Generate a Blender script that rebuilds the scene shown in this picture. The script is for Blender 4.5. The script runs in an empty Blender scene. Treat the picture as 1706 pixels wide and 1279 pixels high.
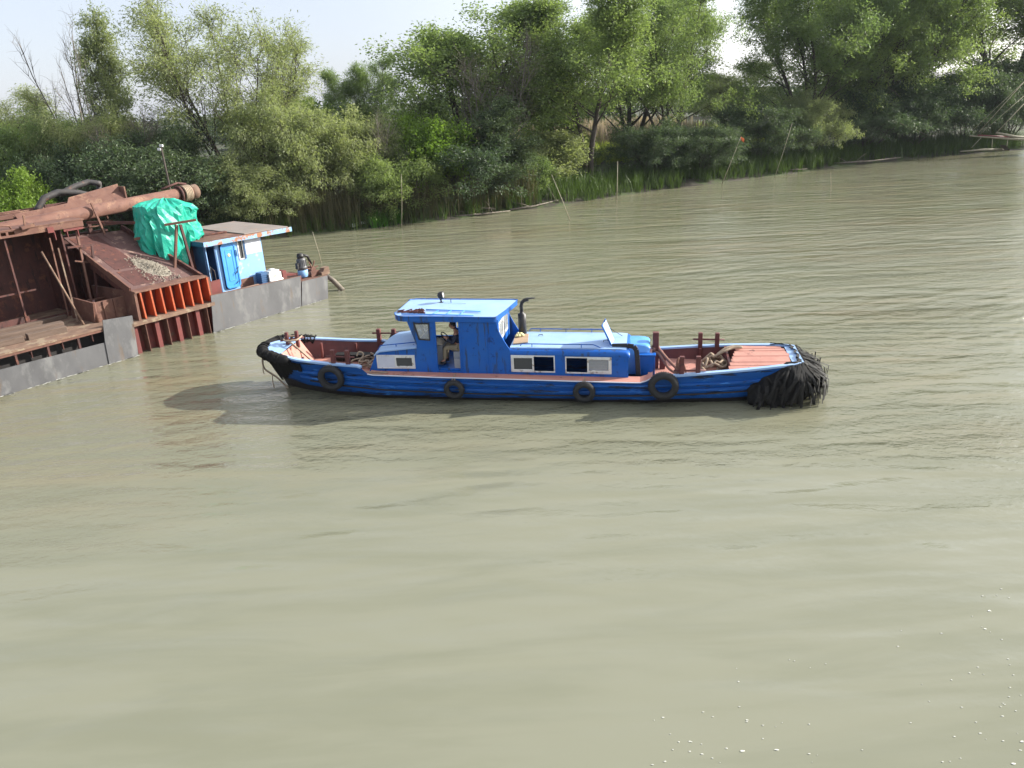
import bpy, bmesh, math, random
import numpy as np
from mathutils import Vector, Matrix
from mathutils.geometry import tessellate_polygon

# ------------------------------------------------------------------ camera, sky, sun, exposure
scene = bpy.context.scene
COL = scene.collection
R = math.radians
FPX, IW, IH, CAMH = 1280.0, 1706.0, 1279.0, 8.5
PITCH = math.atan((IH / 2 - 160) / FPX)
ROLL = R(3.0)

_fw = Vector((0, math.cos(PITCH), -math.sin(PITCH)))
_u0 = Vector((0, math.sin(PITCH), math.cos(PITCH)))
_r0 = Vector((1, 0, 0))
_rt = _r0 * math.cos(ROLL) - _u0 * math.sin(ROLL)
_up = _u0 * math.cos(ROLL) + _r0 * math.sin(ROLL)
cam_data = bpy.data.cameras.new("camera")
cam = bpy.data.objects.new("camera", cam_data)
COL.objects.link(cam)
cam.matrix_world = Matrix(((_rt.x, _up.x, -_fw.x, 0), (_rt.y, _up.y, -_fw.y, 0), (_rt.z, _up.z, -_fw.z, CAMH), (0, 0, 0, 1)))
cam_data.sensor_width = 36
cam_data.lens = 36 * FPX / IW
cam_data.clip_start = 0.1
cam_data.clip_end = 6000
scene.camera = cam

SUN_EL, SUN_AZ = R(25), math.atan2(0.97, 0.24)        # azimuth clockwise from +Y
world = bpy.data.worlds.new("World"); scene.world = world; world.use_nodes = True
wn = world.node_tree
sky = wn.nodes.new('ShaderNodeTexSky'); sky.sky_type = 'NISHITA'; sky.sun_disc = False
sky.sun_elevation = SUN_EL; sky.sun_rotation = SUN_AZ
sky.air_density = 1.0; sky.dust_density = 1.2; sky.ozone_density = 2.5; sky.altitude = 0
bg = wn.nodes['Background']; bg.inputs['Strength'].default_value = 0.072
veil = wn.nodes.new('ShaderNodeMix'); veil.data_type = 'RGBA'      # thin high haze that whitens the clear sky
veil.inputs['Factor'].default_value = 0.55
wn.links.new(sky.outputs[0], veil.inputs['A']); wn.links.new(veil.outputs['Result'], bg.inputs['Color'])
# the haze is brighter towards the sun, added to whiten the water's reflections
_tc = wn.nodes.new('ShaderNodeTexCoord'); _dp = wn.nodes.new('ShaderNodeVectorMath'); _dp.operation = 'DOT_PRODUCT'
_dp.inputs[1].default_value = (math.sin(SUN_AZ) * math.cos(SUN_EL), math.cos(SUN_AZ) * math.cos(SUN_EL), math.sin(SUN_EL))
_mr = wn.nodes.new('ShaderNodeMapRange'); _mr.interpolation_type = 'SMOOTHSTEP'; _mr.inputs['From Min'].default_value = .05; _mr.inputs['From Max'].default_value = .95
_hz = wn.nodes.new('ShaderNodeMix'); _hz.data_type = 'RGBA'; _hz.inputs['A'].default_value = (7.6, 7.9, 9.0, 1); _hz.inputs['B'].default_value = (20.0, 19.8, 19.4, 1)
wn.links.new(_tc.outputs['Generated'], _dp.inputs[0]); wn.links.new(_dp.outputs['Value'], _mr.inputs['Value'])
wn.links.new(_mr.outputs[0], _hz.inputs['Factor']); wn.links.new(_hz.outputs['Result'], veil.inputs['B'])
sl = bpy.data.lights.new("sun", 'SUN'); sl.energy = 5.0; sl.angle = R(0.5); sl.color = (1.0, 0.95, 0.86)
sun = bpy.data.objects.new("sun", sl); COL.objects.link(sun)
SD = Vector((math.sin(SUN_AZ) * math.cos(SUN_EL), math.cos(SUN_AZ) * math.cos(SUN_EL), math.sin(SUN_EL)))
sun.rotation_euler = SD.to_track_quat('Z', 'Y').to_euler(); sun.location = (30, 20, 40)
vs = scene.view_settings
vs.view_transform = 'Standard'; vs.look = 'None'; vs.gamma = 1; vs.use_curve_mapping = False; vs.exposure = 1.0
scene.cycles.max_bounces = 8; scene.cycles.transparent_max_bounces = 8
scene.cycles.caustics_reflective = False; scene.cycles.caustics_refractive = False
scene.cycles.sample_clamp_indirect = 6

def at(px, py, z=0.0):
    """the point of the height z that is seen at this pixel of the photograph"""
    d = _fw + _rt * ((px - IW / 2) / FPX) + _up * ((IH / 2 - py) / FPX)
    t = (z - CAMH) / d.z
    return Vector((0, 0, CAMH)) + d * t
def z_at(p, py):
    """height above the ground point p that is seen at picture row py"""
    best = 0
    lo, hi = -2.0, 60.0
    for _ in range(40):
        m = (lo + hi) / 2
        v = Vector((p[0], p[1], m - CAMH)); yy = IH / 2 - FPX * v.dot(_up) / v.dot(_fw)
        if yy > py: lo = m
        else: hi = m
    return lo

# ------------------------------------------------------------------ materials
def mat(name, col, rough=0.6, metal=0.0, col2=None, nscale=3.0, patch=None, pscale=2.0, pamt=0.5, stretch=(1, 1, 1), bump=0.0, bscale=20.0, spec=0.5, patch2=None, p2amt=0.35, p2scale=6.0, p2stretch=None, soft=0.06):
    m = bpy.data.materials.new(name); m.use_nodes = True
    nt = m.node_tree; N = nt.nodes; L = nt.links
    b = N['Principled BSDF']
    b.inputs['Roughness'].default_value = rough; b.inputs['Metallic'].default_value = metal
    b.inputs['Specular IOR Level'].default_value = spec
    tc = N.new('ShaderNodeTexCoord'); mp = N.new('ShaderNodeMapping'); mp.inputs['Scale'].default_value = stretch
    L.new(tc.outputs['Object'], mp.inputs[0])
    def noise(scale, detail=6, rough_=0.6, vec=None):
        n = N.new('ShaderNodeTexNoise'); n.inputs['Scale'].default_value = scale; n.inputs['Detail'].default_value = detail
        n.inputs['Roughness'].default_value = rough_
        L.new((vec or mp).outputs[0], n.inputs['Vector']); return n
    def mix(f, a, c):
        x = N.new('ShaderNodeMix'); x.data_type = 'RGBA'
        L.new(f, x.inputs['Factor'])
        if isinstance(a, tuple): x.inputs['A'].default_value = (*a, 1)
        else: L.new(a, x.inputs['A'])
        x.inputs['B'].default_value = (*c, 1); return x.outputs['Result']
    n1 = noise(nscale)
    rp = N.new('ShaderNodeMapRange'); rp.inputs['From Min'].default_value = 0.35; rp.inputs['From Max'].default_value = 0.65
    L.new(n1.outputs['Fac'], rp.inputs['Value'])
    c2 = col2 or tuple(x * 0.75 for x in col)
    out = mix(rp.outputs[0], tuple(col), tuple(c2))
    def patches(out, c, sc, amt, st):
        vec = None
        if st:
            vec = N.new('ShaderNodeMapping'); vec.inputs['Scale'].default_value = st; L.new(tc.outputs['Object'], vec.inputs[0])
        n = noise(sc, 10, 0.68, vec)
        r = N.new('ShaderNodeMapRange'); th = 0.72 - 0.4 * amt
        r.inputs['From Min'].default_value = th; r.inputs['From Max'].default_value = th + soft
        L.new(n.outputs['Fac'], r.inputs['Value'])
        return mix(r.outputs[0], out, c)
    if patch: out = patches(out, patch, pscale, pamt, None)
    if patch2: out = patches(out, patch2, p2scale, p2amt, p2stretch)
    L.new(out, b.inputs['Base Color'])
    rr = N.new('ShaderNodeMapRange'); rr.inputs['To Min'].default_value = max(rough - 0.12, 0.03); rr.inputs['To Max'].default_value = min(rough + 0.15, 1)
    L.new(noise(nscale * 2.3).outputs['Fac'], rr.inputs['Value']); L.new(rr.outputs[0], b.inputs['Roughness'])
    if bump:
        bp = N.new('ShaderNodeBump'); bp.inputs['Strength'].default_value = 1; bp.inputs['Distance'].default_value = bump
        L.new(noise(bscale, 5).outputs['Fac'], bp.inputs['Height']); L.new(bp.outputs[0], b.inputs['Normal'])
    return m

def leaf_mat(name, c1, c2, trans=0.35, scale=0.7, tcol=None):
    m = bpy.data.materials.new(name); m.use_nodes = True
    nt = m.node_tree; N = nt.nodes; L = nt.links
    N.remove(N['Principled BSDF'])
    tc = N.new('ShaderNodeTexCoord'); n = N.new('ShaderNodeTexNoise'); n.inputs['Scale'].default_value = scale; n.inputs['Detail'].default_value = 8; n.inputs['Roughness'].default_value = .75
    L.new(tc.outputs['Object'], n.inputs['Vector'])
    oi = N.new('ShaderNodeObjectInfo')
    ad = N.new('ShaderNodeMath'); ad.operation = 'MULTIPLY_ADD'; ad.inputs[1].default_value = 0.5; ad.inputs[2].default_value = -0.25
    L.new(oi.outputs['Random'], ad.inputs[0])
    a2 = N.new('ShaderNodeMath'); a2.operation = 'ADD'; L.new(ad.outputs[0], a2.inputs[0])
    r = N.new('ShaderNodeMapRange'); r.inputs['From Min'].default_value = .3; r.inputs['From Max'].default_value = .7
    L.new(n.outputs['Fac'], r.inputs['Value']); L.new(r.outputs[0], a2.inputs[1])
    x = N.new('ShaderNodeMix'); x.data_type = 'RGBA'; x.inputs['A'].default_value = (*c1, 1); x.inputs['B'].default_value = (*c2, 1)
    x.clamp_factor = True
    L.new(a2.outputs[0], x.inputs['Factor'])
    d = N.new('ShaderNodeBsdfPrincipled'); d.inputs['Roughness'].default_value = .45; d.inputs['Specular IOR Level'].default_value = .25
    L.new(x.outputs['Result'], d.inputs['Base Color'])
    t = N.new('ShaderNodeBsdfTranslucent')
    g = N.new('ShaderNodeMix'); g.data_type = 'RGBA'; g.blend_type = 'MULTIPLY'; g.inputs['Factor'].default_value = 1
    L.new(x.outputs['Result'], g.inputs['A']); g.inputs['B'].default_value = (*(tcol or (1.4, 1.5, .85)), 1)
    L.new(g.outputs['Result'], t.inputs['Color'])
    s = N.new('ShaderNodeMixShader'); s.inputs[0].default_value = trans
    L.new(d.outputs[0], s.inputs[1]); L.new(t.outputs[0], s.inputs[2]); L.new(s.outputs[0], N['Material Output'].inputs['Surface'])
    return m

# ------------------------------------------------------------------ mesh builder
class MB:
    def __init__(s): s.v = []; s.f = []; s.smooth = set()
    def quad(s, a, b, c, d): n = len(s.v); s.v += [tuple(a), tuple(b), tuple(c), tuple(d)]; s.f.append((n, n + 1, n + 2, n + 3)); return s
    def poly(s, pts): n = len(s.v); s.v += [tuple(p) for p in pts]; s.f.append(tuple(range(n, n + len(pts)))); return s
    def hexa(s, p):       # 8 points: bottom 4 counter-clockwise, then top 4
        n = len(s.v); s.v += [tuple(q) for q in p]
        for q in ((3, 2, 1, 0), (4, 5, 6, 7), (0, 1, 5, 4), (1, 2, 6, 5), (2, 3, 7, 6), (3, 0, 4, 7)): s.f.append(tuple(n + i for i in q))
        return s
    def box(s, a, b):
        x0, y0, z0 = a; x1, y1, z1 = b
        return s.hexa([(x0, y0, z0), (x1, y0, z0), (x1, y1, z0), (x0, y1, z0), (x0, y0, z1), (x1, y0, z1), (x1, y1, z1), (x0, y1, z1)])
    def beam(s, a, b, w, h=None, up=(0, 0, 1)):   # rectangular bar from a to b
        a, b = Vector(a), Vector(b); h = h or w; t = (b - a).normalized(); u = Vector(up)
        if abs(t.dot(u)) > .95: u = Vector((1, 0, 0))
        x = t.cross(u).normalized(); y = x.cross(t).normalized(); x *= w / 2; y *= h / 2
        return s.hexa([a - x - y, a + x - y, a + x + y, a - x + y, b - x - y, b + x - y, b + x + y, b - x + y])
    def tube(s, pts, r, n=8, cap=True, closed=False):
        pts = [Vector(p) for p in pts]; m = len(pts)
        rs = r if isinstance(r, (list, tuple)) else [r] * m
        base = len(s.v); prev = None
        for i, p in enumerate(pts):
            if closed: t = pts[(i + 1) % m] - pts[i - 1]
            else: t = pts[min(i + 1, m - 1)] - pts[max(i - 1, 0)]
            t = t.normalized() if t.length > 1e-9 else Vector((0, 0, 1))
            if prev is None:
                u = Vector((0, 0, 1)) if abs(t.z) < .9 else Vector((1, 0, 0)); x = t.cross(u).normalized()
            else:
                x = (prev - t * prev.dot(t)); x = x.normalized() if x.length > 1e-6 else t.orthogonal().normalized()
            prev = x; y = t.cross(x)
            for k in range(n):
                a = 2 * math.pi * k / n; s.v.append(tuple(p + (x * math.cos(a) + y * math.sin(a)) * rs[i]))
        for i in range(m if closed else m - 1):
            j = (i + 1) % m
            for k in range(n):
                k2 = (k + 1) % n; s.smooth.add(len(s.f)); s.f.append((base + i * n + k, base + i * n + k2, base + j * n + k2, base + j * n + k))
        if cap and not closed:
            s.f.append(tuple(base + k for k in range(n))[::-1]); s.f.append(tuple(base + (m - 1) * n + k for k in range(n)))
        return s
    def grid(s, rows, smooth=True, closed=False):   # rows of points
        b = len(s.v); n = len(rows[0])
        for r_ in rows: s.v += [tuple(p) for p in r_]
        for i in range(len(rows) - 1):
            for k in range(n if closed else n - 1):
                k2 = (k + 1) % n
                if smooth: s.smooth.add(len(s.f))
                s.f.append((b + i * n + k, b + i * n + k2, b + (i + 1) * n + k2, b + (i + 1) * n + k))
        return s
    def prism(s, pts, fn, c0, c1):    # polygon (a,b) mapped by fn(a,b,c)
        n = len(pts); b = len(s.v)
        s.v += [tuple(fn(a, c, c0)) for a, c in pts] + [tuple(fn(a, c, c1)) for a, c in pts]
        s.f.append(tuple(range(b, b + n))[::-1]); s.f.append(tuple(range(b + n, b + 2 * n)))
        for i in range(n):
            j = (i + 1) % n; s.f.append((b + i, b + j, b + n + j, b + n + i))
        return s
    def panel(s, outer, holes, fn, c0, c1):   # plate with holes
        loops = [list(outer)] + [list(h) for h in holes]
        tri = tessellate_polygon([[Vector((a, b, 0)) for a, b in l] for l in loops])
        flat = [p for l in loops for p in l]; n = len(flat); b = len(s.v)
        s.v += [tuple(fn(x, y, c0)) for x, y in flat] + [tuple(fn(x, y, c1)) for x, y in flat]
        for t in tri: s.f.append(tuple(b + i for i in t)); s.f.append(tuple(b + n + i for i in t)[::-1])
        k = b
        for l in loops:
            m = len(l)
            for i in range(m): j = (i + 1) % m; s.f.append((k + i, k + j, k + n + j, k + n + i))
            k += m
        return s
    def torus(s, c, axis, RR, r, n=28, m=10, arc=None):
        c = Vector(c); ax = Vector(axis).normalized(); x = ax.orthogonal().normalized(); y = ax.cross(x)
        rows = []
        for i in range(n):
            a = 2 * math.pi * i / n; d = x * math.cos(a) + y * math.sin(a)
            rows.append([c + d * (RR + r * math.cos(2 * math.pi * k / m)) + ax * (r * math.sin(2 * math.pi * k / m)) for k in range(m)])
        rows.append(rows[0]); return s.grid(rows, True, True)
    def lathe(s, c, axis, prof, n=20):        # prof: (radius, height along axis)
        c = Vector(c); ax = Vector(axis).normalized(); x = ax.orthogonal().normalized(); y = ax.cross(x)
        rows = [[c + ax * h + (x * math.cos(2 * math.pi * k / n) + y * math.sin(2 * math.pi * k / n)) * max(r, 1e-4) for k in range(n)] for r, h in prof]
        return s.grid(rows, True, True)
    def build(s, name, material, parent=None, frame=None, origin=None, bevel=0.0, weld=False, fixn=True):
        v = np.array(s.v, dtype=float).reshape(-1, 3)
        if origin is not None: v = v - np.array(origin, dtype=float)
        me = bpy.data.meshes.new(name); me.from_pydata(v.tolist(), [], s.f)
        if s.smooth:
            fl = np.zeros(len(s.f), bool); fl[list(s.smooth)] = True; me.polygons.foreach_set('use_smooth', fl)
        if fixn:
            bm = bmesh.new(); bm.from_mesh(me)
            if weld: bmesh.ops.remove_doubles(bm, verts=bm.verts, dist=1e-4)
            bmesh.ops.recalc_face_normals(bm, faces=bm.faces); bm.to_mesh(me); bm.free()
        me.materials.append(material)
        o = bpy.data.objects.new(name, me); COL.objects.link(o)
        if parent is not None: o.parent = parent
        elif frame is not None:
            o.location = frame @ Vector(origin if origin is not None else (0, 0, 0)); o.rotation_euler = frame.to_euler()
        elif origin is not None: o.location = origin
        if bevel:
            b = o.modifiers.new('bevel', 'BEVEL'); b.width = bevel; b.segments = 2; b.limit_method = 'ANGLE'; b.angle_limit = R(40)
        return o

def tag(o, label=None, cat=None, group=None, kind=None):
    if label: o['label'] = label
    if cat: o['category'] = cat
    if group: o['group'] = group
    if kind: o['kind'] = kind
    return o
def empty(name, label, cat, loc, rot=None, group=None):
    o = bpy.data.objects.new(name, None); COL.objects.link(o); o.location = loc; o.empty_display_size = .3
    if rot is not None: o.rotation_euler = rot
    return tag(o, label, cat, group)
def copy_tree(o, parent=None):
    kids = list(o.children); c = o.copy(); COL.objects.link(c); c.parent = parent
    for k in kids: copy_tree(k, c)
    return c
def lerp_table(tab, x):
    xs = [a for a, _ in tab]; ys = [b for _, b in tab]; return float(np.interp(x, xs, ys))

M = {}
M['blue'] = mat('blue_paint', (.003, .095, .42), .38, spec=.3, col2=(.016, .112, .40), nscale=1.6, patch=(.010, .05, .20), pscale=4, pamt=.34, patch2=(.03, .06, .13), p2scale=2.2, p2amt=.42, p2stretch=(3, 3, .3), bump=.003, bscale=6)
M['hull_blue'] = mat('worn_hull_paint', (.005, .095, .38), .5, spec=.35, col2=(.005, .07, .28), nscale=3, stretch=(.35, 1, 3), patch=(.012, .02, .04), pscale=2.6, pamt=.42, patch2=(.05, .22, .62), p2amt=.32, p2scale=3.5, bump=.012, bscale=5)
M['roof_blue'] = mat('pale_roof_blue', (.31, .46, .69), .42, col2=(.26, .41, .65), nscale=1.5, patch=(.20, .33, .56), pscale=6, pamt=.25, bump=.002, bscale=8)  # paler blue than the walls, for roofs, rails, foredeck and lid
M['mid_blue'] = mat('sunlit_blue', (.10, .33, .78), .4, col2=(.08, .29, .70), nscale=2)  # lighter blue that puts the sunlight into the engine casing's colour
M['oxide'] = mat('red_oxide_deck', (.46, .22, .17), .7, col2=(.39, .175, .135), nscale=2.5, patch=(.20, .09, .07), pscale=4, pamt=.35, bump=.004, bscale=12)
M['oxide_dark'] = mat('dark_red_oxide', (.13, .035, .03), .6, col2=(.09, .025, .022), nscale=3, patch=(.04, .02, .02), pscale=5, pamt=.3)
M['rubber'] = mat('black_rubber', (.012, .012, .013), .62, col2=(.02, .02, .021), nscale=6, bump=.006, bscale=30)
M['rubber_worn'] = mat('worn_rubber_strip', (.008, .008, .008), .7, spec=.25, col2=(.018, .017, .015), nscale=7, patch=(.10, .085, .065), pscale=9, pamt=.22)
M['stern_rubber'] = mat('tarry_rubber', (.006, .006, .006), .75, spec=.2, col2=(.012, .011, .010), nscale=9)
M['black'] = mat('black_metal', (.012, .012, .014), .45, col2=(.02, .018, .017), nscale=8)
M['white'] = mat('white_frame_paint', (.72, .73, .70), .45, col2=(.62, .62, .58), nscale=5, patch=(.3, .24, .17), pscale=7, pamt=.42)
M['board'] = mat('pale_grey_board', (.62, .65, .72), .5, col2=(.55, .58, .66), nscale=3)
M['boot'] = mat('tarred_bottom', (.018, .015, .014), .5, col2=(.03, .022, .02), nscale=5, bump=.006, bscale=10)
M['wood'] = mat('weathered_plank', (.42, .30, .20), .75, col2=(.33, .23, .15), nscale=4, stretch=(.3, 3, 3))
M['rope'] = mat('old_rope', (.36, .28, .20), .85, col2=(.26, .19, .13), nscale=14, bump=.01, bscale=60)
M['rope_red'] = mat('rust_stained_rope', (.26, .13, .09), .85, col2=(.18, .08, .06), nscale=14, bump=.01, bscale=60)
M['grey'] = mat('grey_laminate', (.30, .31, .33), .5, col2=(.26, .27, .29), nscale=3)
M['cloth_yellow'] = mat('pale_yellow_cloth', (.75, .68, .35), .8)
gl = bpy.data.materials.new('dusty_glass'); gl.use_nodes = True
_b = gl.node_tree.nodes['Principled BSDF']; _b.inputs['Base Color'].default_value = (.55, .58, .58, 1); _b.inputs['Roughness'].default_value = .08
_b.inputs['Alpha'].default_value = .38; M['glass'] = gl
gl2 = bpy.data.materials.new('dark_glass'); gl2.use_nodes = True
_b = gl2.node_tree.nodes['Principled BSDF']; _b.inputs['Base Color'].default_value = (.05, .055, .06, 1); _b.inputs['Roughness'].default_value = .07; M['dark_glass'] = gl2
# ------------------------------------------------------------------ setting: water, river bank
SHORE_PX = [(440, 399), (520, 390), (600, 382), (680, 373), (740, 367), (800, 359), (860, 351), (940, 341), (1030, 327), (1130, 313), (1200, 303), (1300, 292), (1400, 277), (1500, 266), (1600, 257), (1706, 249)]
SH = [at(x, y) for x, y in SHORE_PX]
d0 = (SH[0] - SH[4]).normalized(); d1 = (SH[-1] - SH[-5]).normalized()
left = [SH[0] + Vector((-8, -1.2, 0)), SH[0] + Vector((-20, -2.5, 0)), SH[0] + Vector((-45, -2, 0)), SH[0] + Vector((-110, -10, 0)), SH[0] + Vector((-400, -60, 0))]
right = [SH[-1] + d1 * 30, SH[-1] + d1 * 90, SH[-1] + d1 * 500]
SHORE = left[::-1] + SH + right
def shore_resample(step):
    out = []
    for a, b in zip(SHORE[:-1], SHORE[1:]):
        n = max(1, int((b - a).length / step)); n = min(n, 40)
        out += [a.lerp(b, i / n) for i in range(n)]
    return out + [SHORE[-1]]
SHF = shore_resample(1.2)
def shore_y(x):
    for a, b in zip(SHORE[:-1], SHORE[1:]):
        if a.x <= x <= b.x: return a.y + (b.y - a.y) * (x - a.x) / (b.x - a.x + 1e-9)
    return SHORE[0].y if x < SHORE[0].x else SHORE[-1].y
rng = np.random.default_rng(5)
def bank_h(o):
    return float(np.interp(o, [-6, -.3, 0.6, 2.2, 5, 12, 40, 4000], [-1.6, -.12, .14, .55, 1.0, 1.35, 1.5, 1.5]))

M['bank'] = mat('bank_soil', (.045, .036, .026), .9, col2=(.035, .035, .02), nscale=.8, patch=(.05, .07, .02), pscale=.4, pamt=.6, bump=.05, bscale=3)
offs = [-6, -2, -.8, -.3, 0, .3, .7, 1.3, 2.2, 3.5, 5, 8, 12, 20, 40, 90, 250, 800, 3500]
rows = []
for o_ in offs:
    r_ = []
    for i, p in enumerate(SHF):
        w = .22 * math.sin(i * .9) + .25 * math.sin(i * .37 + 1) if abs(o_) < 3 else 0
        j = float(rng.normal(0, .05)) if -.5 < o_ < 30 else 0
        r_.append((p.x, p.y + o_ + w, bank_h(o_) + j))
    rows.append(r_)
o = MB().grid(rows).build('river_bank', M['bank'], fixn=False); tag(o, kind='structure')

def water_material():
    m = bpy.data.materials.new('muddy_water'); m.use_nodes = True
    nt = m.node_tree; N = nt.nodes; L = nt.links; b = N['Principled BSDF']
    tc = N.new('ShaderNodeTexCoord')
    def mapping(sc, rot=0, loc=(0, 0, 0)):
        q = N.new('ShaderNodeMapping'); q.inputs['Scale'].default_value = sc; q.inputs['Rotation'].default_value = (0, 0, rot); q.inputs['Location'].default_value = loc
        L.new(tc.outputs['Object'], q.inputs[0]); return q.outputs[0]
    def noise(vec, sc, det=3, ro=.5, dist=0):
        n = N.new('ShaderNodeTexNoise'); n.inputs['Scale'].default_value = sc; n.inputs['Detail'].default_value = det
        n.inputs['Roughness'].default_value = ro; n.inputs['Distortion'].default_value = dist; L.new(vec, n.inputs['Vector']); return n.outputs['Fac']
    def math_(op, a, c, d=None):
        q = N.new('ShaderNodeMath'); q.operation = op
        for i, x in enumerate((a, c, d)):
            if x is None: continue
            if isinstance(x, (int, float)): q.inputs[i].default_value = x
            else: L.new(x, q.inputs[i])
        return q.outputs[0]
    def rng_(v, a, c, d=0., e=1.):
        q = N.new('ShaderNodeMapRange'); q.inputs['From Min'].default_value = a; q.inputs['From Max'].default_value = c
        q.inputs['To Min'].default_value = d; q.inputs['To Max'].default_value = e; q.interpolation_type = 'SMOOTHSTEP'; L.new(v, q.inputs['Value']); return q.outputs[0]
    sx = N.new('ShaderNodeSeparateXYZ'); L.new(tc.outputs['Object'], sx.inputs[0])
    # how rippled the surface is: glassy near the camera, rippled farther out, with calm lanes
    edge = noise(mapping((.12, .16, 1)), 1, 3)
    yy = math_('ADD', sx.outputs['Y'], math_('MULTIPLY', math_('SUBTRACT', edge, .5), 9.0))
    rip = rng_(math_('ADD', yy, math_('MULTIPLY', math_('ABSOLUTE', sx.outputs['X'], None), .30)), 14.8, 22.5, WAT['near'], 1.0)
    rip = math_('MULTIPLY', rip, rng_(sx.outputs['Y'], 34.0, 56.0, 1.0, .40))
    # smooth, upwelled water in the wake off the stern of the boat
    wk = N.new('ShaderNodeVectorMath'); wk.operation = 'LENGTH'
    wm = N.new('ShaderNodeMapping'); wm.vector_type = 'POINT'; wm.inputs['Location'].default_value = (-14.5 * .13, -22.5 * .30, 0); wm.inputs['Scale'].default_value = (.13, .30, 0)
    L.new(tc.outputs['Object'], wm.inputs[0]); L.new(wm.outputs[0], wk.inputs[0])
    rip = math_('MULTIPLY', rip, rng_(math_('ADD', wk.outputs['Value'], math_('MULTIPLY', math_('SUBTRACT', edge, .5), 1.2)), .45, 1.15, .38, 1.0))
    lanes = rng_(noise(mapping((.05, .28, 1), .12), 1, 3), .36, .60, .40, 1.0)
    rip = math_('MULTIPLY', rip, lanes)
    swell = noise(mapping((.42, 1.3, 1), .05), 1.0, 1, .4, .3)
    mid = noise(mapping((.80, 1.35, 1), -.06), 1.0, 4, .55, .3)
    fine = noise(mapping((3.4, 6.5, 1), .10), 1.0, 4, .6, .3)
    def bands(rot, wl, dist, ph):
        w = N.new('ShaderNodeTexWave'); w.wave_type = 'BANDS'; w.bands_direction = 'Y'; w.inputs['Scale'].default_value = .314 / wl * 1.0
        w.inputs['Distortion'].default_value = dist; w.inputs['Detail'].default_value = 3; w.inputs['Detail Scale'].default_value = 1.4; w.inputs['Phase Offset'].default_value = ph
        L.new(mapping((1, 1, 1), rot), w.inputs['Vector']); return w.outputs['Fac']
    g1 = rng_(noise(mapping((.06, .12, 1), .3, (3, 1, 0)), 1, 3), .45, .65)
    g2 = rng_(noise(mapping((.05, .10, 1), -.2, (9, 4, 0)), 1, 3), .42, .62)
    wv = math_('ADD', math_('MULTIPLY', bands(R(-24), .75, 4.0, 0), g1), math_('MULTIPLY', bands(R(9), .62, 4.5, 2), g2))
    h = math_('ADD', math_('MULTIPLY', swell, WAT['swell']), math_('MULTIPLY', wv, math_('MULTIPLY', rip, WAT['band'])))
    h = math_('ADD', h, math_('MULTIPLY', mid, math_('MULTIPLY', rip, WAT['mid'])))
    h = math_('ADD', h, math_('MULTIPLY', fine, math_('MULTIPLY', rip, WAT['fine'])))
    bp = N.new('ShaderNodeBump'); bp.inputs['Strength'].default_value = 1; bp.inputs['Distance'].default_value = 1
    L.new(h, bp.inputs['Height'])
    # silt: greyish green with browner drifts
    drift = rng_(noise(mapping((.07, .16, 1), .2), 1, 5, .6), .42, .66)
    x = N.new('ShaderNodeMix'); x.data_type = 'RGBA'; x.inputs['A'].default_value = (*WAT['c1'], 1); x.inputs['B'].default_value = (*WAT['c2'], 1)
    sky_streak = rng_(noise(mapping((.22, 1.3, 1), .04, (5, 2, 0)), 1, 4, .55, .3), .35, .68, 0, 1)  # soft sky-reflection streaks put into the mud colour
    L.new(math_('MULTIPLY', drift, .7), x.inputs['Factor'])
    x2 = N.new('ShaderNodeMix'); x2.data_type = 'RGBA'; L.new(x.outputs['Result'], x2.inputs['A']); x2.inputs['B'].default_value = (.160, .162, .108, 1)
    L.new(math_('MULTIPLY', sky_streak, .75), x2.inputs['Factor']); x = x2
    # paler, greyer colour towards the camera
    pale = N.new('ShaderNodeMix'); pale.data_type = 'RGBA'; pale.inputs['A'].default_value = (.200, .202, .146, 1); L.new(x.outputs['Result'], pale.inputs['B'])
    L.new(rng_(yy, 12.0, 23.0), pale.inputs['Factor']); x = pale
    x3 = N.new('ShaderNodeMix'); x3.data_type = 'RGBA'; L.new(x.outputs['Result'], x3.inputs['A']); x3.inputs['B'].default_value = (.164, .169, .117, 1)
    wide_sky_streak = rng_(noise(mapping((.16, .95, 1), -.03, (1, 7, 0)), 1, 5, .6, .5), .38, .66)  # broad, faint reflection streaks painted over the water colour
    L.new(math_('MULTIPLY', wide_sky_streak, .7), x3.inputs['Factor']); x = x3
    # light scattered back by the silt below, and the rippled mirror of the surface on top of it
    N.remove(b); df = N.new('ShaderNodeBsdfDiffuse'); L.new(x.outputs['Result'], df.inputs['Color'])
    gs = N.new('ShaderNodeBsdfGlossy'); gs.inputs['Roughness'].default_value = .05; gs.inputs['Color'].default_value = (1, 1, 1, 1); L.new(bp.outputs[0], gs.inputs['Normal'])
    fr = N.new('ShaderNodeFresnel'); fr.inputs['IOR'].default_value = 1.34; L.new(bp.outputs[0], fr.inputs['Normal'])
    ms = N.new('ShaderNodeMixShader'); L.new(fr.outputs[0], ms.inputs[0]); L.new(df.outputs[0], ms.inputs[1]); L.new(gs.outputs[0], ms.inputs[2])
    L.new(ms.outputs[0], N['Material Output'].inputs['Surface'])
    return m
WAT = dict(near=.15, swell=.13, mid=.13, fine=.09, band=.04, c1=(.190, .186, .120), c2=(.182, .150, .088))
S_ = 2500
o = MB().quad((-S_, -400, 0), (S_, -400, 0), (S_, S_, 0), (-S_, S_, 0)).build('water', water_material(), fixn=False); tag(o, kind='structure')
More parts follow.
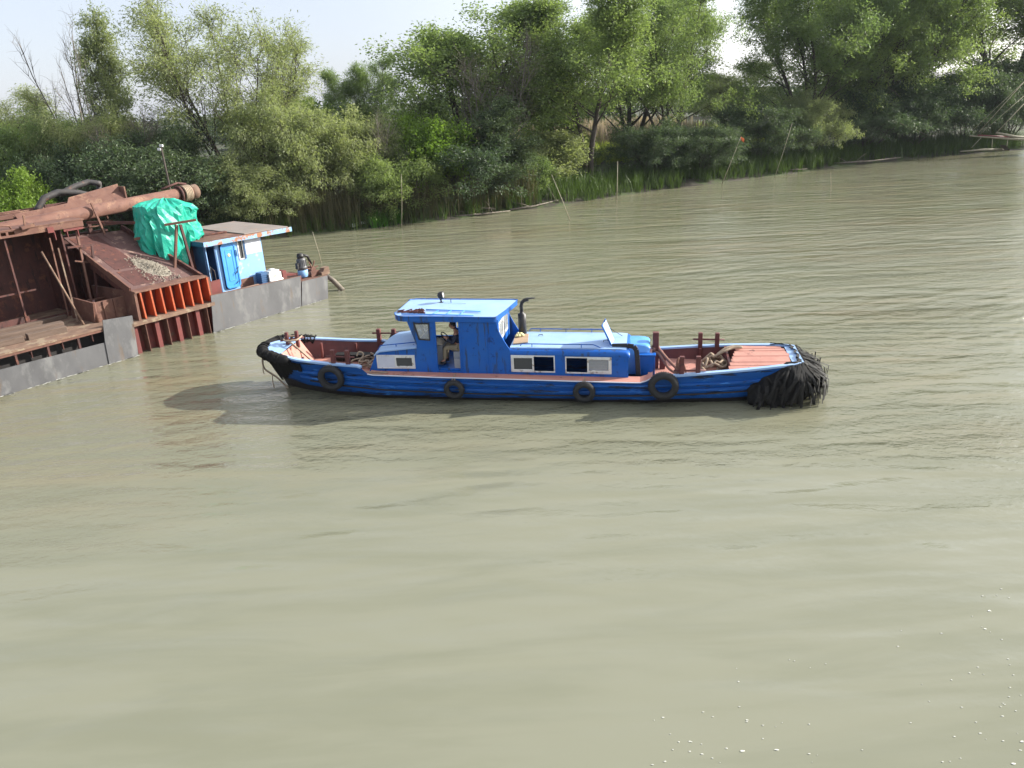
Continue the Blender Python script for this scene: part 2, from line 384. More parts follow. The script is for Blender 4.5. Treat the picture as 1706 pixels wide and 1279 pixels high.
# ------------------------------------------------------------------ trees
M['bark'] = mat('grey_brown_bark', (.075, .06, .048), .9, col2=(.045, .036, .03), nscale=3, stretch=(3, 3, .6), bump=.02, bscale=8)
M['bark_pale'] = mat('pale_dry_bark', (.20, .175, .15), .9, col2=(.13, .115, .10), nscale=3, stretch=(3, 3, .6))
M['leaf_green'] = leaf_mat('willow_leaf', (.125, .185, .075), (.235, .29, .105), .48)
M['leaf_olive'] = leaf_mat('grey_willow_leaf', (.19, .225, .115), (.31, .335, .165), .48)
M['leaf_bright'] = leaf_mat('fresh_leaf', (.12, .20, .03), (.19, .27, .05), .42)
M['leaf_dark'] = leaf_mat('dark_leaf', (.060, .095, .052), (.105, .142, .075), .40)  # also puts the bank's shadow into the colour of the low shrubs
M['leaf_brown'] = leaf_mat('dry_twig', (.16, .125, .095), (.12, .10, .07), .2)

def np_mesh(name, V, F, material, smooth=False):
    me = bpy.data.meshes.new(name); n = F.shape[1]
    me.vertices.add(len(V)); me.vertices.foreach_set('co', V.astype(np.float32).ravel())
    me.loops.add(F.size); me.loops.foreach_set('vertex_index', F.astype(np.int32).ravel())
    me.polygons.add(len(F)); me.polygons.foreach_set('loop_start', np.arange(0, F.size, n, dtype=np.int32))
    me.polygons.foreach_set('loop_total', np.full(len(F), n, np.int32))
    me.update(calc_edges=True); me.validate(); me.materials.append(material); return me

def unit(v): return v / (np.linalg.norm(v, axis=-1, keepdims=True) + 1e-9)
def leaf_cards(P, D, l, w, g):
    n = len(P); side = unit(np.cross(D, g.normal(size=(n, 3))))
    L_ = (l * g.uniform(.6, 1.25, n))[:, None]; W_ = (w * g.uniform(.7, 1.2, n))[:, None] * .5
    bend = g.normal(size=(n, 3)) * L_ * .12
    a = P; c = P + D * L_; m = P + D * L_ * .45 + bend
    V = np.stack([a, m + side * W_, c, m - side * W_], 1).reshape(-1, 3)
    return V, np.arange(4 * n).reshape(n, 4)

def grow(g, p, d, L, n, wob, up, droop):
    """a wandering branch: points from p, starting direction d"""
    pts = [p]; d = d / np.linalg.norm(d)
    for i in range(n):
        t = i / n
        d = d + g.normal(size=3) * wob + np.array([0, 0, up * (1 - t) - droop * t]); d = d / np.linalg.norm(d)
        p = p + d * L / n; pts.append(p)
    return np.array(pts)

def tree_meshes(name, seed, H=15., W=10., stems=3, lean=.22, first=.18, limbs=10, subs=4, twigs=4, leaves=48, leaf=(.30, .10), droop=.10, ldroop=.5, up=.12, scat=.26, base_r=.20, top=.55, angle=.9, twig_l=1.2, leafm='leaf_green', barkm='bark', bushy=0.0, stem0=None):
    g = np.random.default_rng(seed)
    mb = MB(); LP = []; LD = []
    def bark(pts, r0, r1, n):
        mb.tube(pts.tolist(), list(np.linspace(r0, r1, len(pts))), n=n, cap=False)
    a0 = g.uniform(0, 6.28)
    for s in range(stems):
        az = a0 + s * 2 * math.pi / stems + g.normal() * .35
        ln = lean * g.uniform(.5, 1.2) if stems > 1 else lean * .25
        d = np.array([math.cos(az) * ln, math.sin(az) * ln, 1.0]); hs = H * g.uniform(.80, .97) if s else H * .97
        st = grow(g, np.array([math.cos(az) * .12 * (stems > 1), math.sin(az) * .12 * (stems > 1), -.5]), d, hs, 12, .045, .02, 0)
        bark(st, base_r * g.uniform(.7, 1.1), .03, 7)
        for k in range(limbs):
            f = first + (1 - first) * ((k + g.uniform(.1, .9)) / limbs)
            i = f * 12; i0 = min(int(i), 11); p = st[i0] + (st[i0 + 1] - st[i0]) * (i - i0)
            env = math.sin(math.pi * min(1, .18 + .82 * f) ** .8) * (1 - top) + top * (1 - f * .75)
            az2 = az + g.uniform(-2.2, 2.2) if stems > 1 else g.uniform(0, 6.28)
            el = angle * (0.45 + .6 * f) + g.normal() * .15
            L1 = W * .5 * max(.18, env) * g.uniform(.7, 1.15)
            d1 = np.array([math.cos(az2) * math.cos(el), math.sin(az2) * math.cos(el), math.sin(el)])
            lb = grow(g, p, d1, L1, 6, .09, up, droop)
            r1 = base_r * .42 * (1 - f * .7); bark(lb, r1, .018, 5)
            for q in range(subs):
                j = 1 + g.integers(1, 6) if q else 6; j = min(j, 6)
                d2 = unit(lb[min(j, 5) + 1 if j < 6 else 6] - lb[j - 1]) + g.normal(size=3) * .55 + np.array([0, 0, .15])
                sb = grow(g, lb[j], d2, L1 * .42 + .4, 4, .16, up, droop); bark(sb, .022, .010, 3)
                for w in range(twigs):
                    j2 = 4 if w == 0 else int(g.integers(1, 5))
                    d3 = unit(sb[j2] - sb[j2 - 1]) + g.normal(size=3) * .6 + np.array([0, 0, .1])
                    tw = grow(g, sb[j2], d3, twig_l * g.uniform(.6, 1.3), 4, .14, .0, droop * 2.5 + bushy); bark(tw, .010, .004, 3)
                    n = int(leaves * g.uniform(.45, 1.5))
                    tt = g.uniform(0, 4, n) ** .9; ii = np.minimum(tt.astype(int), 3); fr = (tt - ii)[:, None]
                    P = tw[ii] * (1 - fr) + tw[ii + 1] * fr
                    cl = g.normal(size=(n, 3)) * scat
                    LP.append(P + cl); LD.append(unit(unit(tw[ii + 1] - tw[ii]) * .7 + g.normal(size=(n, 3)) * .55 + np.array([0, 0, -ldroop])))
    V = np.array(mb.v); me_b = bpy.data.meshes.new('trunk'); me_b.from_pydata(mb.v, [], mb.f)
    me_b.polygons.foreach_set('use_smooth', np.ones(len(mb.f), bool)); me_b.materials.append(M[barkm])
    me_l = None
    if leaves:
        LV, LF = leaf_cards(np.concatenate(LP), np.concatenate(LD), leaf[0], leaf[1], g)
        me_l = np_mesh('crown', LV, LF, M[leafm])
    pz = np.concatenate(LP) if leaves else np.array(mb.v)
    return (me_b, me_l, float(np.percentile(pz[:, 2], 99.3)) / 1.06, 2 * float(np.percentile(np.hypot(pz[:, 0], pz[:, 1]), 93)) / 1.05)

TV = {}
TV['broad1'] = tree_meshes('broad', 11, H=16, W=11, stems=3, limbs=15, subs=5, twigs=5, leaves=66, leaf=(.22, .08), base_r=.24, first=.20, scat=.28)
TV['broad2'] = tree_meshes('broad', 23, H=16, W=12, stems=4, lean=.32, limbs=13, subs=5, twigs=4, leaves=66, leaf=(.22, .08), base_r=.22, first=.22, scat=.28)
TV['broad3'] = tree_meshes('broad', 37, H=16, W=10, stems=2, limbs=20, subs=5, twigs=5, leaves=60, leaf=(.22, .08), base_r=.26, first=.28, scat=.28)
TV['round'] = tree_meshes('round', 41, H=14, W=12, stems=3, limbs=15, subs=5, twigs=5, leaves=56, base_r=.24, first=.15, leafm='leaf_dark', scat=.32, leaf=(.20, .12), ldroop=.2)
TV['feather'] = tree_meshes('feather', 53, H=14, W=11, stems=7, lean=.40, limbs=10, subs=4, twigs=4, leaves=34, leaf=(.24, .06), first=.34, base_r=.13, up=.16, droop=.06, angle=1.0, scat=.22, leafm='leaf_olive', top=.8)
TV['weep'] = tree_meshes('weep', 67, H=7.5, W=8, stems=6, lean=.5, limbs=10, subs=4, twigs=4, leaves=46, leaf=(.24, .06), first=.10, base_r=.07, droop=.20, ldroop=.8, scat=.22, leafm='leaf_olive', twig_l=1.0, top=.9)
TV['bush'] = tree_meshes('bush', 71, H=4.5, W=5, stems=6, lean=.5, limbs=7, subs=3, twigs=4, leaves=48, leaf=(.20, .09), first=.06, base_r=.045, droop=.08, ldroop=.3, scat=.22, leafm='leaf_green', twig_l=.8, top=.95)
TV['bush2'] = tree_meshes('bush', 73, H=4.5, W=5, stems=7, lean=.55, limbs=7, subs=3, twigs=4, leaves=46, leaf=(.18, .06), first=.06, base_r=.045, droop=.14, ldroop=.6, scat=.20, leafm='leaf_dark', twig_l=.8, top=.95)
TV['slim'] = tree_meshes('slim', 79, H=15, W=5, stems=2, lean=.08, limbs=22, subs=4, twigs=4, leaves=46, leaf=(.24, .085), first=.12, base_r=.15, up=.10, scat=.22, leafm='leaf_olive', top=.9)
TV['bare'] = tree_meshes('bare', 83, H=14, W=6, stems=3, lean=.16, limbs=9, subs=3, twigs=3, leaves=0, first=.30, base_r=.12, up=.25, droop=0, barkm='bark_pale', angle=1.0, twig_l=.9, top=.8)
TV['dry'] = tree_meshes('dry', 89, H=11, W=6, stems=5, lean=.3, limbs=9, subs=4, twigs=3, leaves=10, leaf=(.12, .04), first=.25, base_r=.07, up=.2, droop=.02, barkm='bark_pale', leafm='leaf_brown', angle=1.0, top=.8)

def shore_at(px):
    lo = 0
    if px <= SHORE_PX[0][0]:
        # left of the visible shore: walk the extended line
        best = None
        for p in SHF:
            v = Vector((p.x, p.y, -CAMH)); xx = IW / 2 + FPX * v.dot(_rt) / max(v.dot(_fw), .1)
            if v.dot(_fw) > 1 and (best is None or abs(xx - px) < best[0]): best = (abs(xx - px), p)
        return best[1].copy()
    ys = np.interp(px, [a for a, _ in SHORE_PX], [b for _, b in SHORE_PX]); return at(px, float(ys))
TREE_N = 0
def plant(kind, var, px, off, topy, wpx, label, cat='tree', group=None, leaf=None, rot=None):
    """a tree whose foot is `off` metres inland, reaching the picture row topy and about wpx wide"""
    global TREE_N; TREE_N += 1
    sp = shore_at(px); d = Vector((sp.x, sp.y, 0)).normalized(); p = sp + d * off; p.z = bank_h(off)
    tb, tl, H, W = TV[var]; h = z_at(p, topy) - p.z
    # shift the foot sideways so that the middle of the crown, not the foot, is seen at column px
    for _ in range(3):
        v = Vector((p.x, p.y, p.z + h * .62 - CAMH)); xx = IW / 2 + FPX * v.dot(_rt) / v.dot(_fw)
        p = p + Vector((1, 0, 0)) * ((px - xx) / FPX * v.dot(_fw)) * (.9 if px < 450 else .5)
        yo = p.y - shore_y(p.x); p.y += (off - yo) * .5 if px > 450 else 0; h = z_at(p, topy) - p.z
    p.z = bank_h(max(off, -.8))
    depth = Vector((p.x, p.y, 5 - CAMH)).dot(_fw); w = wpx / FPX * depth
    sz = h / (H * 1.06); sxy = w / (W * 1.05)
    sxy = min(max(sxy, sz * .55), sz * 1.7)
    g = random.Random(TREE_N * 7 + 1)
    r = empty(kind, label, cat, p, (0, 0, g.uniform(0, 6.28) if rot is None else R(rot)), group)
    r.scale = (sxy, sxy, sz)
    # fit the crown as it is seen: middle at column px, top at row topy, about wpx wide
    _me = tl or tb; vv = np.empty(len(_me.vertices) * 3, np.float32); _me.vertices.foreach_get('co', vv); vv = vv.reshape(-1, 3)[::23].astype(float); rz_ = r.rotation_euler.z
    for _ in range(3):
        q = vv * np.array([sxy, sxy, sz]); c_, s_ = math.cos(rz_), math.sin(rz_)
        q = np.stack([q[:, 0] * c_ - q[:, 1] * s_ + p.x, q[:, 0] * s_ + q[:, 1] * c_ + p.y, q[:, 2] + p.z - CAMH], 1)
        zz = q @ np.array(_fw); xx = IW / 2 + FPX * (q @ np.array(_rt)) / zz; yy = IH / 2 - FPX * (q @ np.array(_up)) / zz
        top_now = np.percentile(yy, .6); base_y = IH / 2 - FPX * (Vector((p.x, p.y, p.z - CAMH)).dot(_up)) / Vector((p.x, p.y, p.z - CAMH)).dot(_fw)
        hi = yy < np.percentile(yy, 60)
        p.x += (px - np.median(xx[hi])) / FPX * float(np.median(zz)) * .9
        sz *= min(1.5, max(.6, (base_y - topy) / max(base_y - top_now, 20)))
        sxy *= min(1.4, max(.7, wpx / max(np.percentile(xx, 96) - np.percentile(xx, 4), 5))) ** .8
        sxy = min(max(sxy, sz * .55), sz * 1.9)
        if off > 0: p.y += (off - (p.y - shore_y(p.x))) * .8
    p.z = bank_h(max(off, -.8)); r.location = p; r.scale = (sxy, sxy, sz)
    a = bpy.data.objects.new('trunk', tb); COL.objects.link(a); a.parent = r
    if tl:
        me = tl
        if leaf:
            key = (var, leaf)
            if key not in LEAFV:
                LEAFV[key] = tl.copy(); LEAFV[key].materials.clear(); LEAFV[key].materials.append(M[leaf])
            me = LEAFV[key]
        c = bpy.data.objects.new('crown', me); COL.objects.link(c); c.parent = r
    return r
LEAFV = {}
T = 'trees on the far bank'; S = 'shrubs on the far bank'
# large trees, from the left edge of the photograph to the right
plant('leaning_tree', 'feather', 25, 12, 150, 190, 'sparse willow at the far left edge with bare leaning limbs above its leaves', group=T)
plant('bare_tree', 'bare', 108, 13, 20, 130, 'leafless grey tree with upright bare twigs rising above the left shrubs', group=T)
plant('slim_tree', 'slim', 172, 12, 22, 95, 'slim columnar olive tree standing beside the leafless tree', group=T)
plant('willow_tree', 'feather', 350, 9, -2, 265, 'tall feathery multi-stemmed willow behind the green tarpaulin of the dredger', group=T)
plant('willow_tree', 'broad2', 600, 26, 98, 110, 'small rounded tree set back between the feathery willow and the big dark tree', group=T)
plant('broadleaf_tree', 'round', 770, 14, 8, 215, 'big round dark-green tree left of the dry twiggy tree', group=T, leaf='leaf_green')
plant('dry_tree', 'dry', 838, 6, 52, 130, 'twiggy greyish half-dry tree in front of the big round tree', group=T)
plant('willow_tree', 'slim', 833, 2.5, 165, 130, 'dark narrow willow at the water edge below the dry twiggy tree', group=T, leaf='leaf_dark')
plant('willow_tree', 'broad3', 985, 5, -30, 190, 'tall willow with one thick dark trunk in front of the sunlit reed meadow', group=T, rot=40)
plant('willow_tree', 'broad2', 1100, 7, -25, 180, 'spreading willow forking low into several trunks, top yellow-green in the sun', group=T, rot=100)
plant('willow_tree', 'broad1', 1322, 6, -50, 200, 'full dark willow right of the sky gap, behind the orange-flagged pole', group=T, rot=10)
plant('willow_tree', 'broad2', 1460, 8, -70, 210, 'broad willow with a patch of sky showing through its middle', group=T, rot=200)
plant('willow_tree', 'broad1', 1560, 6, -90, 240, 'bright-topped willow leaning over the water left of the lift net', group=T, rot=150)
plant('willow_tree', 'broad3', 1690, 7, -110, 260, 'tall dark willow behind the lift net at the right edge', group=T, rot=250)
plant('willow_tree', 'slim', 915, 22, 90, 110, 'small light-green tree far behind in the gap beside the tall single-trunk willow', group=T, leaf='leaf_bright')
plant('willow_tree', 'round', 1205, 34, 105, 130, 'distant pale tree seen low in the sky gap', group=T, leaf='leaf_olive')
plant('willow_tree', 'round', 490, 24, 150, 100, 'bright small treetop peeping over the feathery bushes', group=T, leaf='leaf_bright')
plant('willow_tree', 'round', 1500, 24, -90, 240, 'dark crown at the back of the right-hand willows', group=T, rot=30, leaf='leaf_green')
plant('willow_tree', 'round', 1050, 20, -10, 190, 'back-row tree between the single-trunk willow and the forked willow', group=T, rot=33, leaf='leaf_green')
plant('dry_tree', 'dry', 222, 5, 175, 110, 'low twiggy brownish tree between the slim tree and the feathery willow', group=T)
plant('dry_tree', 'dry', 625, 4, 190, 80, 'small grey twiggy tree left of the bright-green bush', group=T)
plant('bare_tree', 'bare', 130, 10, 40, 70, 'second leafless tree, thinner, close beside the slim tree', group=T)
# shrubs
plant('willow_shrub', 'weep', 465, 5, 160, 190, 'large weeping yellow-green shrub right of the feathery willow', 'shrub', S)
plant('willow_shrub', 'weep', 560, 5, 190, 160, 'weeping olive shrub overhanging the dry reeds', 'shrub', S)
plant('willow_shrub', 'weep', 405, 2.5, 262, 150, 'low weeping shrub just behind the blue deckhouse roof', 'shrub', S)
plant('willow_shrub', 'weep', 630, 6, 205, 120, 'brownish olive shrub left of the bright-green bush', 'shrub', S)
plant('leafy_bush', 'bush', 712, 5, 195, 120, 'bright-green leafy bush catching the sun below the big round tree', 'bush', S, leaf='leaf_bright')
plant('willow_shrub', 'weep', 60, 8, 195, 190, 'dense grey-green shrub mass left of the slim tree', 'shrub', S, leaf='leaf_green')
plant('willow_shrub', 'weep', 160, 8, 185, 170, 'grey-green shrub around the foot of the slim tree', 'shrub', S)
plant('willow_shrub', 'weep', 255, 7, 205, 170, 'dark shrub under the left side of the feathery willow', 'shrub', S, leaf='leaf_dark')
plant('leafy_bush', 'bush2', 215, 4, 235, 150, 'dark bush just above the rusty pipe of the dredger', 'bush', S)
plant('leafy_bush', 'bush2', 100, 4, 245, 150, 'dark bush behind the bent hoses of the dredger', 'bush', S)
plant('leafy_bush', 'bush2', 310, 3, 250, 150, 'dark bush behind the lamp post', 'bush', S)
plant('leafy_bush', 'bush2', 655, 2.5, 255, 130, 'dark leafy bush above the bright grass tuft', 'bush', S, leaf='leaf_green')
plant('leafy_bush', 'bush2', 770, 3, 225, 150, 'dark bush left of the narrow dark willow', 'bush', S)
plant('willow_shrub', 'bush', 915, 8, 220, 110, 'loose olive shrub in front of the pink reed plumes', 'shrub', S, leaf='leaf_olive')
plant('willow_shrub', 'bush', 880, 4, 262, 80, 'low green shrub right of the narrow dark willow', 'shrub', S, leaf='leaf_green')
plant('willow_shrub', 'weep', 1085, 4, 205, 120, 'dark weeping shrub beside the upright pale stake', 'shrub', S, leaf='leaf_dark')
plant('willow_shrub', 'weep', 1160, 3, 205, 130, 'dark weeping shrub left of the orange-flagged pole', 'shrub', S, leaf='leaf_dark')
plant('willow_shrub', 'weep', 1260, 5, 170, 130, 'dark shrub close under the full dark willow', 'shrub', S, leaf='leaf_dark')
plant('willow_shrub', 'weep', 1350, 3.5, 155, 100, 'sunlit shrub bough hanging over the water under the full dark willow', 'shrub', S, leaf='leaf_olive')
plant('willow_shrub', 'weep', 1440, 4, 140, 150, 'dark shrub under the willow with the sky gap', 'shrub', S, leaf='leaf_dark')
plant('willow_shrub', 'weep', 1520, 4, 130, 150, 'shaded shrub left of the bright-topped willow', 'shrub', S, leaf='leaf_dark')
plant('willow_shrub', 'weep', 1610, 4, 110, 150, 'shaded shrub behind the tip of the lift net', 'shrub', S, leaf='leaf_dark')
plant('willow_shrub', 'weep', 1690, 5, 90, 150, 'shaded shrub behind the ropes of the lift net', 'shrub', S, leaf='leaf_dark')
plant('leafy_bush', 'bush', 15, -1.0, 288, 120, 'bright yellow-green bush at the left edge above the dredger', 'bush', S, leaf='leaf_bright')
plant('leafy_bush', 'bush', 70, 0.4, 318, 55, 'little bright-green bush right of the yellow-green bush', 'bush', S, leaf='leaf_bright')

# ------------------------------------------------------------------ reeds, grass, meadow, far wood
def blades(name, material, spots, hmin, hmax, w, lean, seed, nseg=2):
    g = np.random.default_rng(seed); P = np.array(spots); n = len(P)
    h = g.uniform(hmin, hmax, n)[:, None]; az = g.uniform(0, 6.28, n)
    sd = np.stack([np.cos(az), np.sin(az), np.zeros(n)], 1) * (w * g.uniform(.6, 1.3, n))[:, None] * .5
    d = g.normal(size=(n, 3)) * lean; d[:, 2] = 0
    mid = P + d * h * .35 + np.array([0, 0, .55]) * h; tip = P + d * h + np.array([0, 0, 1.]) * h * (1 - .25 * np.linalg.norm(d, axis=1, keepdims=True))
    V = np.stack([P - sd, P + sd, mid + sd * .8, mid - sd * .8, mid - sd * .8, mid + sd * .8, tip + sd * .1, tip - sd * .1], 1).reshape(-1, 3)
    F = np.arange(8 * n).reshape(-1, 4)
    o = bpy.data.objects.new(name, np_mesh(name, V, F, material)); COL.objects.link(o); return o
def strip_spots(px0, px1, o0, o1, n, seed, clump=0):
    g = random.Random(seed); out = []
    x0 = shore_at(px0).x; x1 = shore_at(px1).x
    while len(out) < n:
        x = g.uniform(x0, x1); o_ = g.uniform(o0, o1); y = shore_y(x) + o_
        k = max(1, clump and g.randint(1, clump))
        for _ in range(k):
            a, b = g.gauss(0, .12), g.gauss(0, .12)
            out.append((x + a, y + b, bank_h(o_ + b) - .05))
    return out
M['reed_dry'] = leaf_mat('dry_reed', (.13, .115, .06), (.08, .085, .04), .25, .3)
M['reed_green'] = leaf_mat('green_reed', (.05, .085, .022), (.08, .125, .03), .3, .5)
M['grass_bright'] = leaf_mat('bright_grass', (.08, .20, .03), (.12, .26, .05), .4, 1.0)
M['meadow'] = leaf_mat('meadow_grass', (.22, .27, .06), (.30, .32, .10), .45, .2)
M['plume'] = leaf_mat('reed_plume', (.34, .25, .22), (.26, .22, .17), .3, .5)
tag(blades('dry_reeds', M['reed_dry'], strip_spots(430, 900, .4, 4.5, 5200, 1, 6), 1.6, 3.4, .035, .10, 2), 'dry reed stems along the shaded bank', 'reeds', kind='stuff')
tag(blades('bank_grass', M['reed_green'], strip_spots(780, 1720, .2, 5.5, 16000, 3, 10), .6, 1.9, .045, .22, 4), 'dark green grass fringing the far bank', 'grass', kind='stuff')
tag(blades('bank_sedge', M['reed_green'], strip_spots(-150, 800, .1, 6.5, 9000, 5, 8), .6, 1.6, .045, .25, 6), 'dark green sedge on the left bank', 'grass', kind='stuff')
tag(blades('grass_tuft', M['grass_bright'], [(p[0], p[1], p[2]) for p in strip_spots(615, 668, .15, 1.7, 420, 7, 20)], .7, 1.25, .06, .45, 8), 'bright-green arching grass tuft at the water edge left of the leaning reed pole', 'grass')
tag(blades('reed_meadow', M['meadow'], [(p[0], p[1], 1.4) for p in strip_spots(640, 1420, 14, 60, 15000, 9, 5)], .6, 1.7, .16, .25, 10), 'sunlit yellow-green meadow behind the trees', 'meadow', kind='stuff')
pl = []
g_ = random.Random(4)
for p in strip_spots(700, 1330, 30, 70, 2600, 12, 4): pl.append((p[0], p[1], 1.4))
tag(blades('plume_reeds', M['plume'], pl, 2.2, 3.4, .22, .06, 13), 'pinkish reed plumes at the back of the meadow', 'reeds', kind='stuff')
# far wood: many crowns reading as one mass
M['leaf_far'] = leaf_mat('far_leaf', (.05, .075, .035), (.075, .10, .05), .3, .1)
g_ = np.random.default_rng(77); LPs = []
for i in range(120):
    x = g_.uniform(-170, 330); y = shore_y(min(max(x, -300), 90)) + g_.uniform(90, 170) + max(0, x - 60) * .2; hh = g_.uniform(4, 8.5)
    n = 420; q = unit(g_.normal(size=(n, 3))) * g_.uniform(.55, 1, (n, 1)) * np.array([5.5, 5.5, hh * .5]) + np.array([x, y, 1.5 + hh * .5]); LPs.append(q)
LPs = np.concatenate(LPs); LV, LF = leaf_cards(LPs, unit(g_.normal(size=LPs.shape)), 1.2, .7, g_)
o = bpy.data.objects.new('far_wood', np_mesh('far_wood', LV, LF, M['leaf_far'])); COL.objects.link(o); tag(o, 'low line of distant trees beyond the meadow', 'wood', kind='stuff')
# ------------------------------------------------------------------ the blue work boat (local axes: x towards the stern, y towards the far side)
BF = Matrix.Translation((0.14, 22.38, 0)) @ Matrix.Rotation(R(-10.5), 4, 'Z')
boat = empty('work_boat', 'long blue wooden work boat with wheelhouse and red decks, mid-river', 'boat', BF.translation, BF.to_euler())
SHEER = [(-8.12, 1.42), (-7.5, 1.35), (-6.5, 1.22), (-5.5, 1.15), (-4.62, 1.12), (-4.5, 1.08), (-4.32, .90), (-4.15, .84), (-2, .80), (0, .77), (3.5, .70), (3.8, .70), (3.98, .76), (4.15, .87), (5.4, .97), (6.8, 1.06), (7.6, 1.11), (8.25, 1.14)]
BEAM = [(-8.12, .10), (-8.04, .46), (-7.82, .72), (-7.35, .95), (-6.6, 1.13), (-5.5, 1.25), (-4.3, 1.34), (-2, 1.38), (2, 1.38), (4.2, 1.36), (5.5, 1.30), (6.6, 1.20), (7.5, 1.05), (8.0, .92), (8.25, .80)]
WLB = [(-8.12, .02), (-7.65, .05), (-7.2, .28), (-6.5, .60), (-5.4, .95), (-4, 1.17), (0, 1.24), (4, 1.22), (6, 1.05), (7.4, .80), (8.25, .55)]
KEEL = [(-8.12, .95), (-7.85, .42), (-7.62, .0), (-7.2, -.2), (-6, -.45), (6.5, -.45), (8.25, -.05)]
US = [-8.12, -8.08, -8.0, -7.85, -7.6, -7.3, -7.0, -6.6, -6, -5.5, -5, -4.62, -4.5, -4.4, -4.3, -4.15, -4, -3, -2, -1, 0, 1, 2, 3, 3.6, 3.8, 3.9, 3.98, 4.06, 4.15, 4.4, 5, 5.6, 6.2, 6.8, 7.2, 7.6, 8.0, 8.25]
def sect(u, off=0.0):
    zg, bg_, bw, zk = (lerp_table(t, u) for t in (SHEER, BEAM, WLB, KEEL)); z0 = min(max(zk, 0.0), zg)
    pts = []
    for k in range(8):
        t = k / 7
        if t < .25: a = t / .25; z = zk + (z0 + .12 - zk) * a; b = bw * (.45 + .55 * a) if zk < 0 else bw * a
        else:
            a = (t - .25) / .75; z = z0 + .12 + (zg - z0 - .12) * a; b = bw + (bg_ - bw) * (a ** .8)
        pts.append((b + off, z))
    return pts
def hull_v(u, z):
    p = sect(u); return float(np.interp(z, [b for _, b in p], [a for a, _ in p]))
hull = MB()
for sg in (-1, 1):
    hull.grid([[(u, sg * b, z) for b, z in sect(u)] for u in US])
    hull.poly([(8.25, sg * b, z) for b, z in sect(8.25)] + [(8.25, 0, 1.14), (8.25, 0, -.05)])
hull_o = hull.build('hull', M['hull_blue'], boat)
# tarred bottom: a second skin just outside the planking, up to the waterline band
bt = MB()
for sg in (-1, 1):
    rows = []
    for u in US[3:-1]:
        zk = lerp_table(KEEL, u); top = .17 + .10 * max(0, (-u - 5) / 2.4) ** 1.5 * 2.0 + .02 * math.sin(u * 5)
        if top < zk + .05: top = zk + .05
        rows.append([(u, sg * (hull_v(u, z) + .012), z) for z in np.linspace(max(zk + .02, -.3), top, 5)])
    bt.grid(rows)
bt.build('tarred_bottom', M['boot'], hull_o)
# rubbing strakes
def strake(z0, u0, u1, w, h, name='rubbing_strake', m='hull_blue'):
    for sg in (-1, 1):
        s = MB(); us = np.linspace(u0, u1, 36)
        rows = []
        for u in us:
            z = z0(u); b = hull_v(u, z)
            rows.append([(u, sg * (b - .02), z - h / 2), (u, sg * (b + w), z - h / 2 + .006), (u, sg * (b + w), z + h / 2 - .006), (u, sg * (b - .02), z + h / 2)])
        s.grid(rows, False); s.poly(rows[0]); s.poly(rows[-1]); s.build(name, M[m], hull_o, bevel=.008)
strake(lambda u: .60 + .012 * u * u * .28 - .01 * u, -6.9, 7.6, .045, .085)
strake(lambda u: .40 + .012 * u * u * .30 - .008 * u, -6.7, 7.4, .06, .10)
strake(lambda u: .26 + .012 * u * u * .30 - .008 * u, -6.4, 7.3, .035, .05, m='boot')
# capping rail on the raised bulwarks and inner bulwark planking
def bulwark(u0, u1, zf):
    for sg in (-1, 1):
        us = [u for u in US if u0 <= u <= u1]
        c = MB()
        rows = []
        for u in us:
            zg = lerp_table(SHEER, u); b = lerp_table(BEAM, u)
            bi = max(b - .13, .02)
            rows.append([(u, sg * (b + .025), zg - .035), (u, sg * (b + .025), zg + .022), (u, sg * bi, zg + .022), (u, sg * bi, zg - .035)])
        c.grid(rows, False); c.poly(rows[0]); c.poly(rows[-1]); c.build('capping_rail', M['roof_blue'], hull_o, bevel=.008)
        i = MB(); i.grid([[(u, sg * max(min(hull_v(u, z), lerp_table(BEAM, u)) - .09, .01), z) for z in np.linspace(max(zf, lerp_table(KEEL, u) + .12), lerp_table(SHEER, u) - .03, 4)] for u in us], False)
        for u in us[1::2]:
            b = max(hull_v(u, zf) - .13, .01); zg = lerp_table(SHEER, u) - .04
            if b > .3 and u > -6.9: i.box((u - .03, sg * b - .04, zf), (u + .03, sg * b + .04, zg))
        i.build('inner_bulwark', M['oxide_dark'], hull_o)
bulwark(-8.12, -4.5, .62); bulwark(4.15, 8.25, .55)
# decks
dk = MB()
def deckstrip(u0, u1, z, inset=.10, bm=dk):
    us = [u for u in US if u0 <= u <= u1]
    bm.grid([[(u, -max(hull_v(u, z) - .06, .01), z), (u, 0, z + .02), (u, max(hull_v(u, z) - .06, .01), z)] for u in us], False)
deckstrip(-7.0, -4.0, .66); dk.build('well_deck', M['oxide'], boat)
dk2 = MB(); deckstrip(4.0, 8.2, .58, bm=dk2); dk2.build('well_deck', M['oxide'], boat)
sd = MB(); us = [u for u in US if -4.3 <= u <= 4.15]
for sg in (-1, 1):
    sd.grid([[(u, sg * (lerp_table(BEAM, u) + .005), min(lerp_table(SHEER, u), .86) + .004), (u, sg * .85, min(lerp_table(SHEER, u), .86) + .012)] for u in us], False)
sd.box((-4.02, -1.25, .5), (-3.96, 1.25, .85)); sd.box((4.02, -1.25, .5), (4.08, 1.25, .70))
sd.build('side_deck', M['oxide'], boat)
gr = MB()
for sg in (-1, 1): gr.tube([(u, sg * (lerp_table(BEAM, u) + .012), min(lerp_table(SHEER, u), .87) + .012) for u in us], .018, 6)
gr.build('pale_edge_moulding', M['board'], boat)
fd = MB(); us = [u for u in US if u <= -6.95]
fd.grid([[(u, -max(lerp_table(BEAM, u) - .12, .01), lerp_table(SHEER, u) - .03), (u, 0, lerp_table(SHEER, u) + .02), (u, max(lerp_table(BEAM, u) - .12, .01), lerp_table(SHEER, u) - .03)] for u in us if u <= -7.3], False)
fd.build('foredeck', M['roof_blue'], boat)
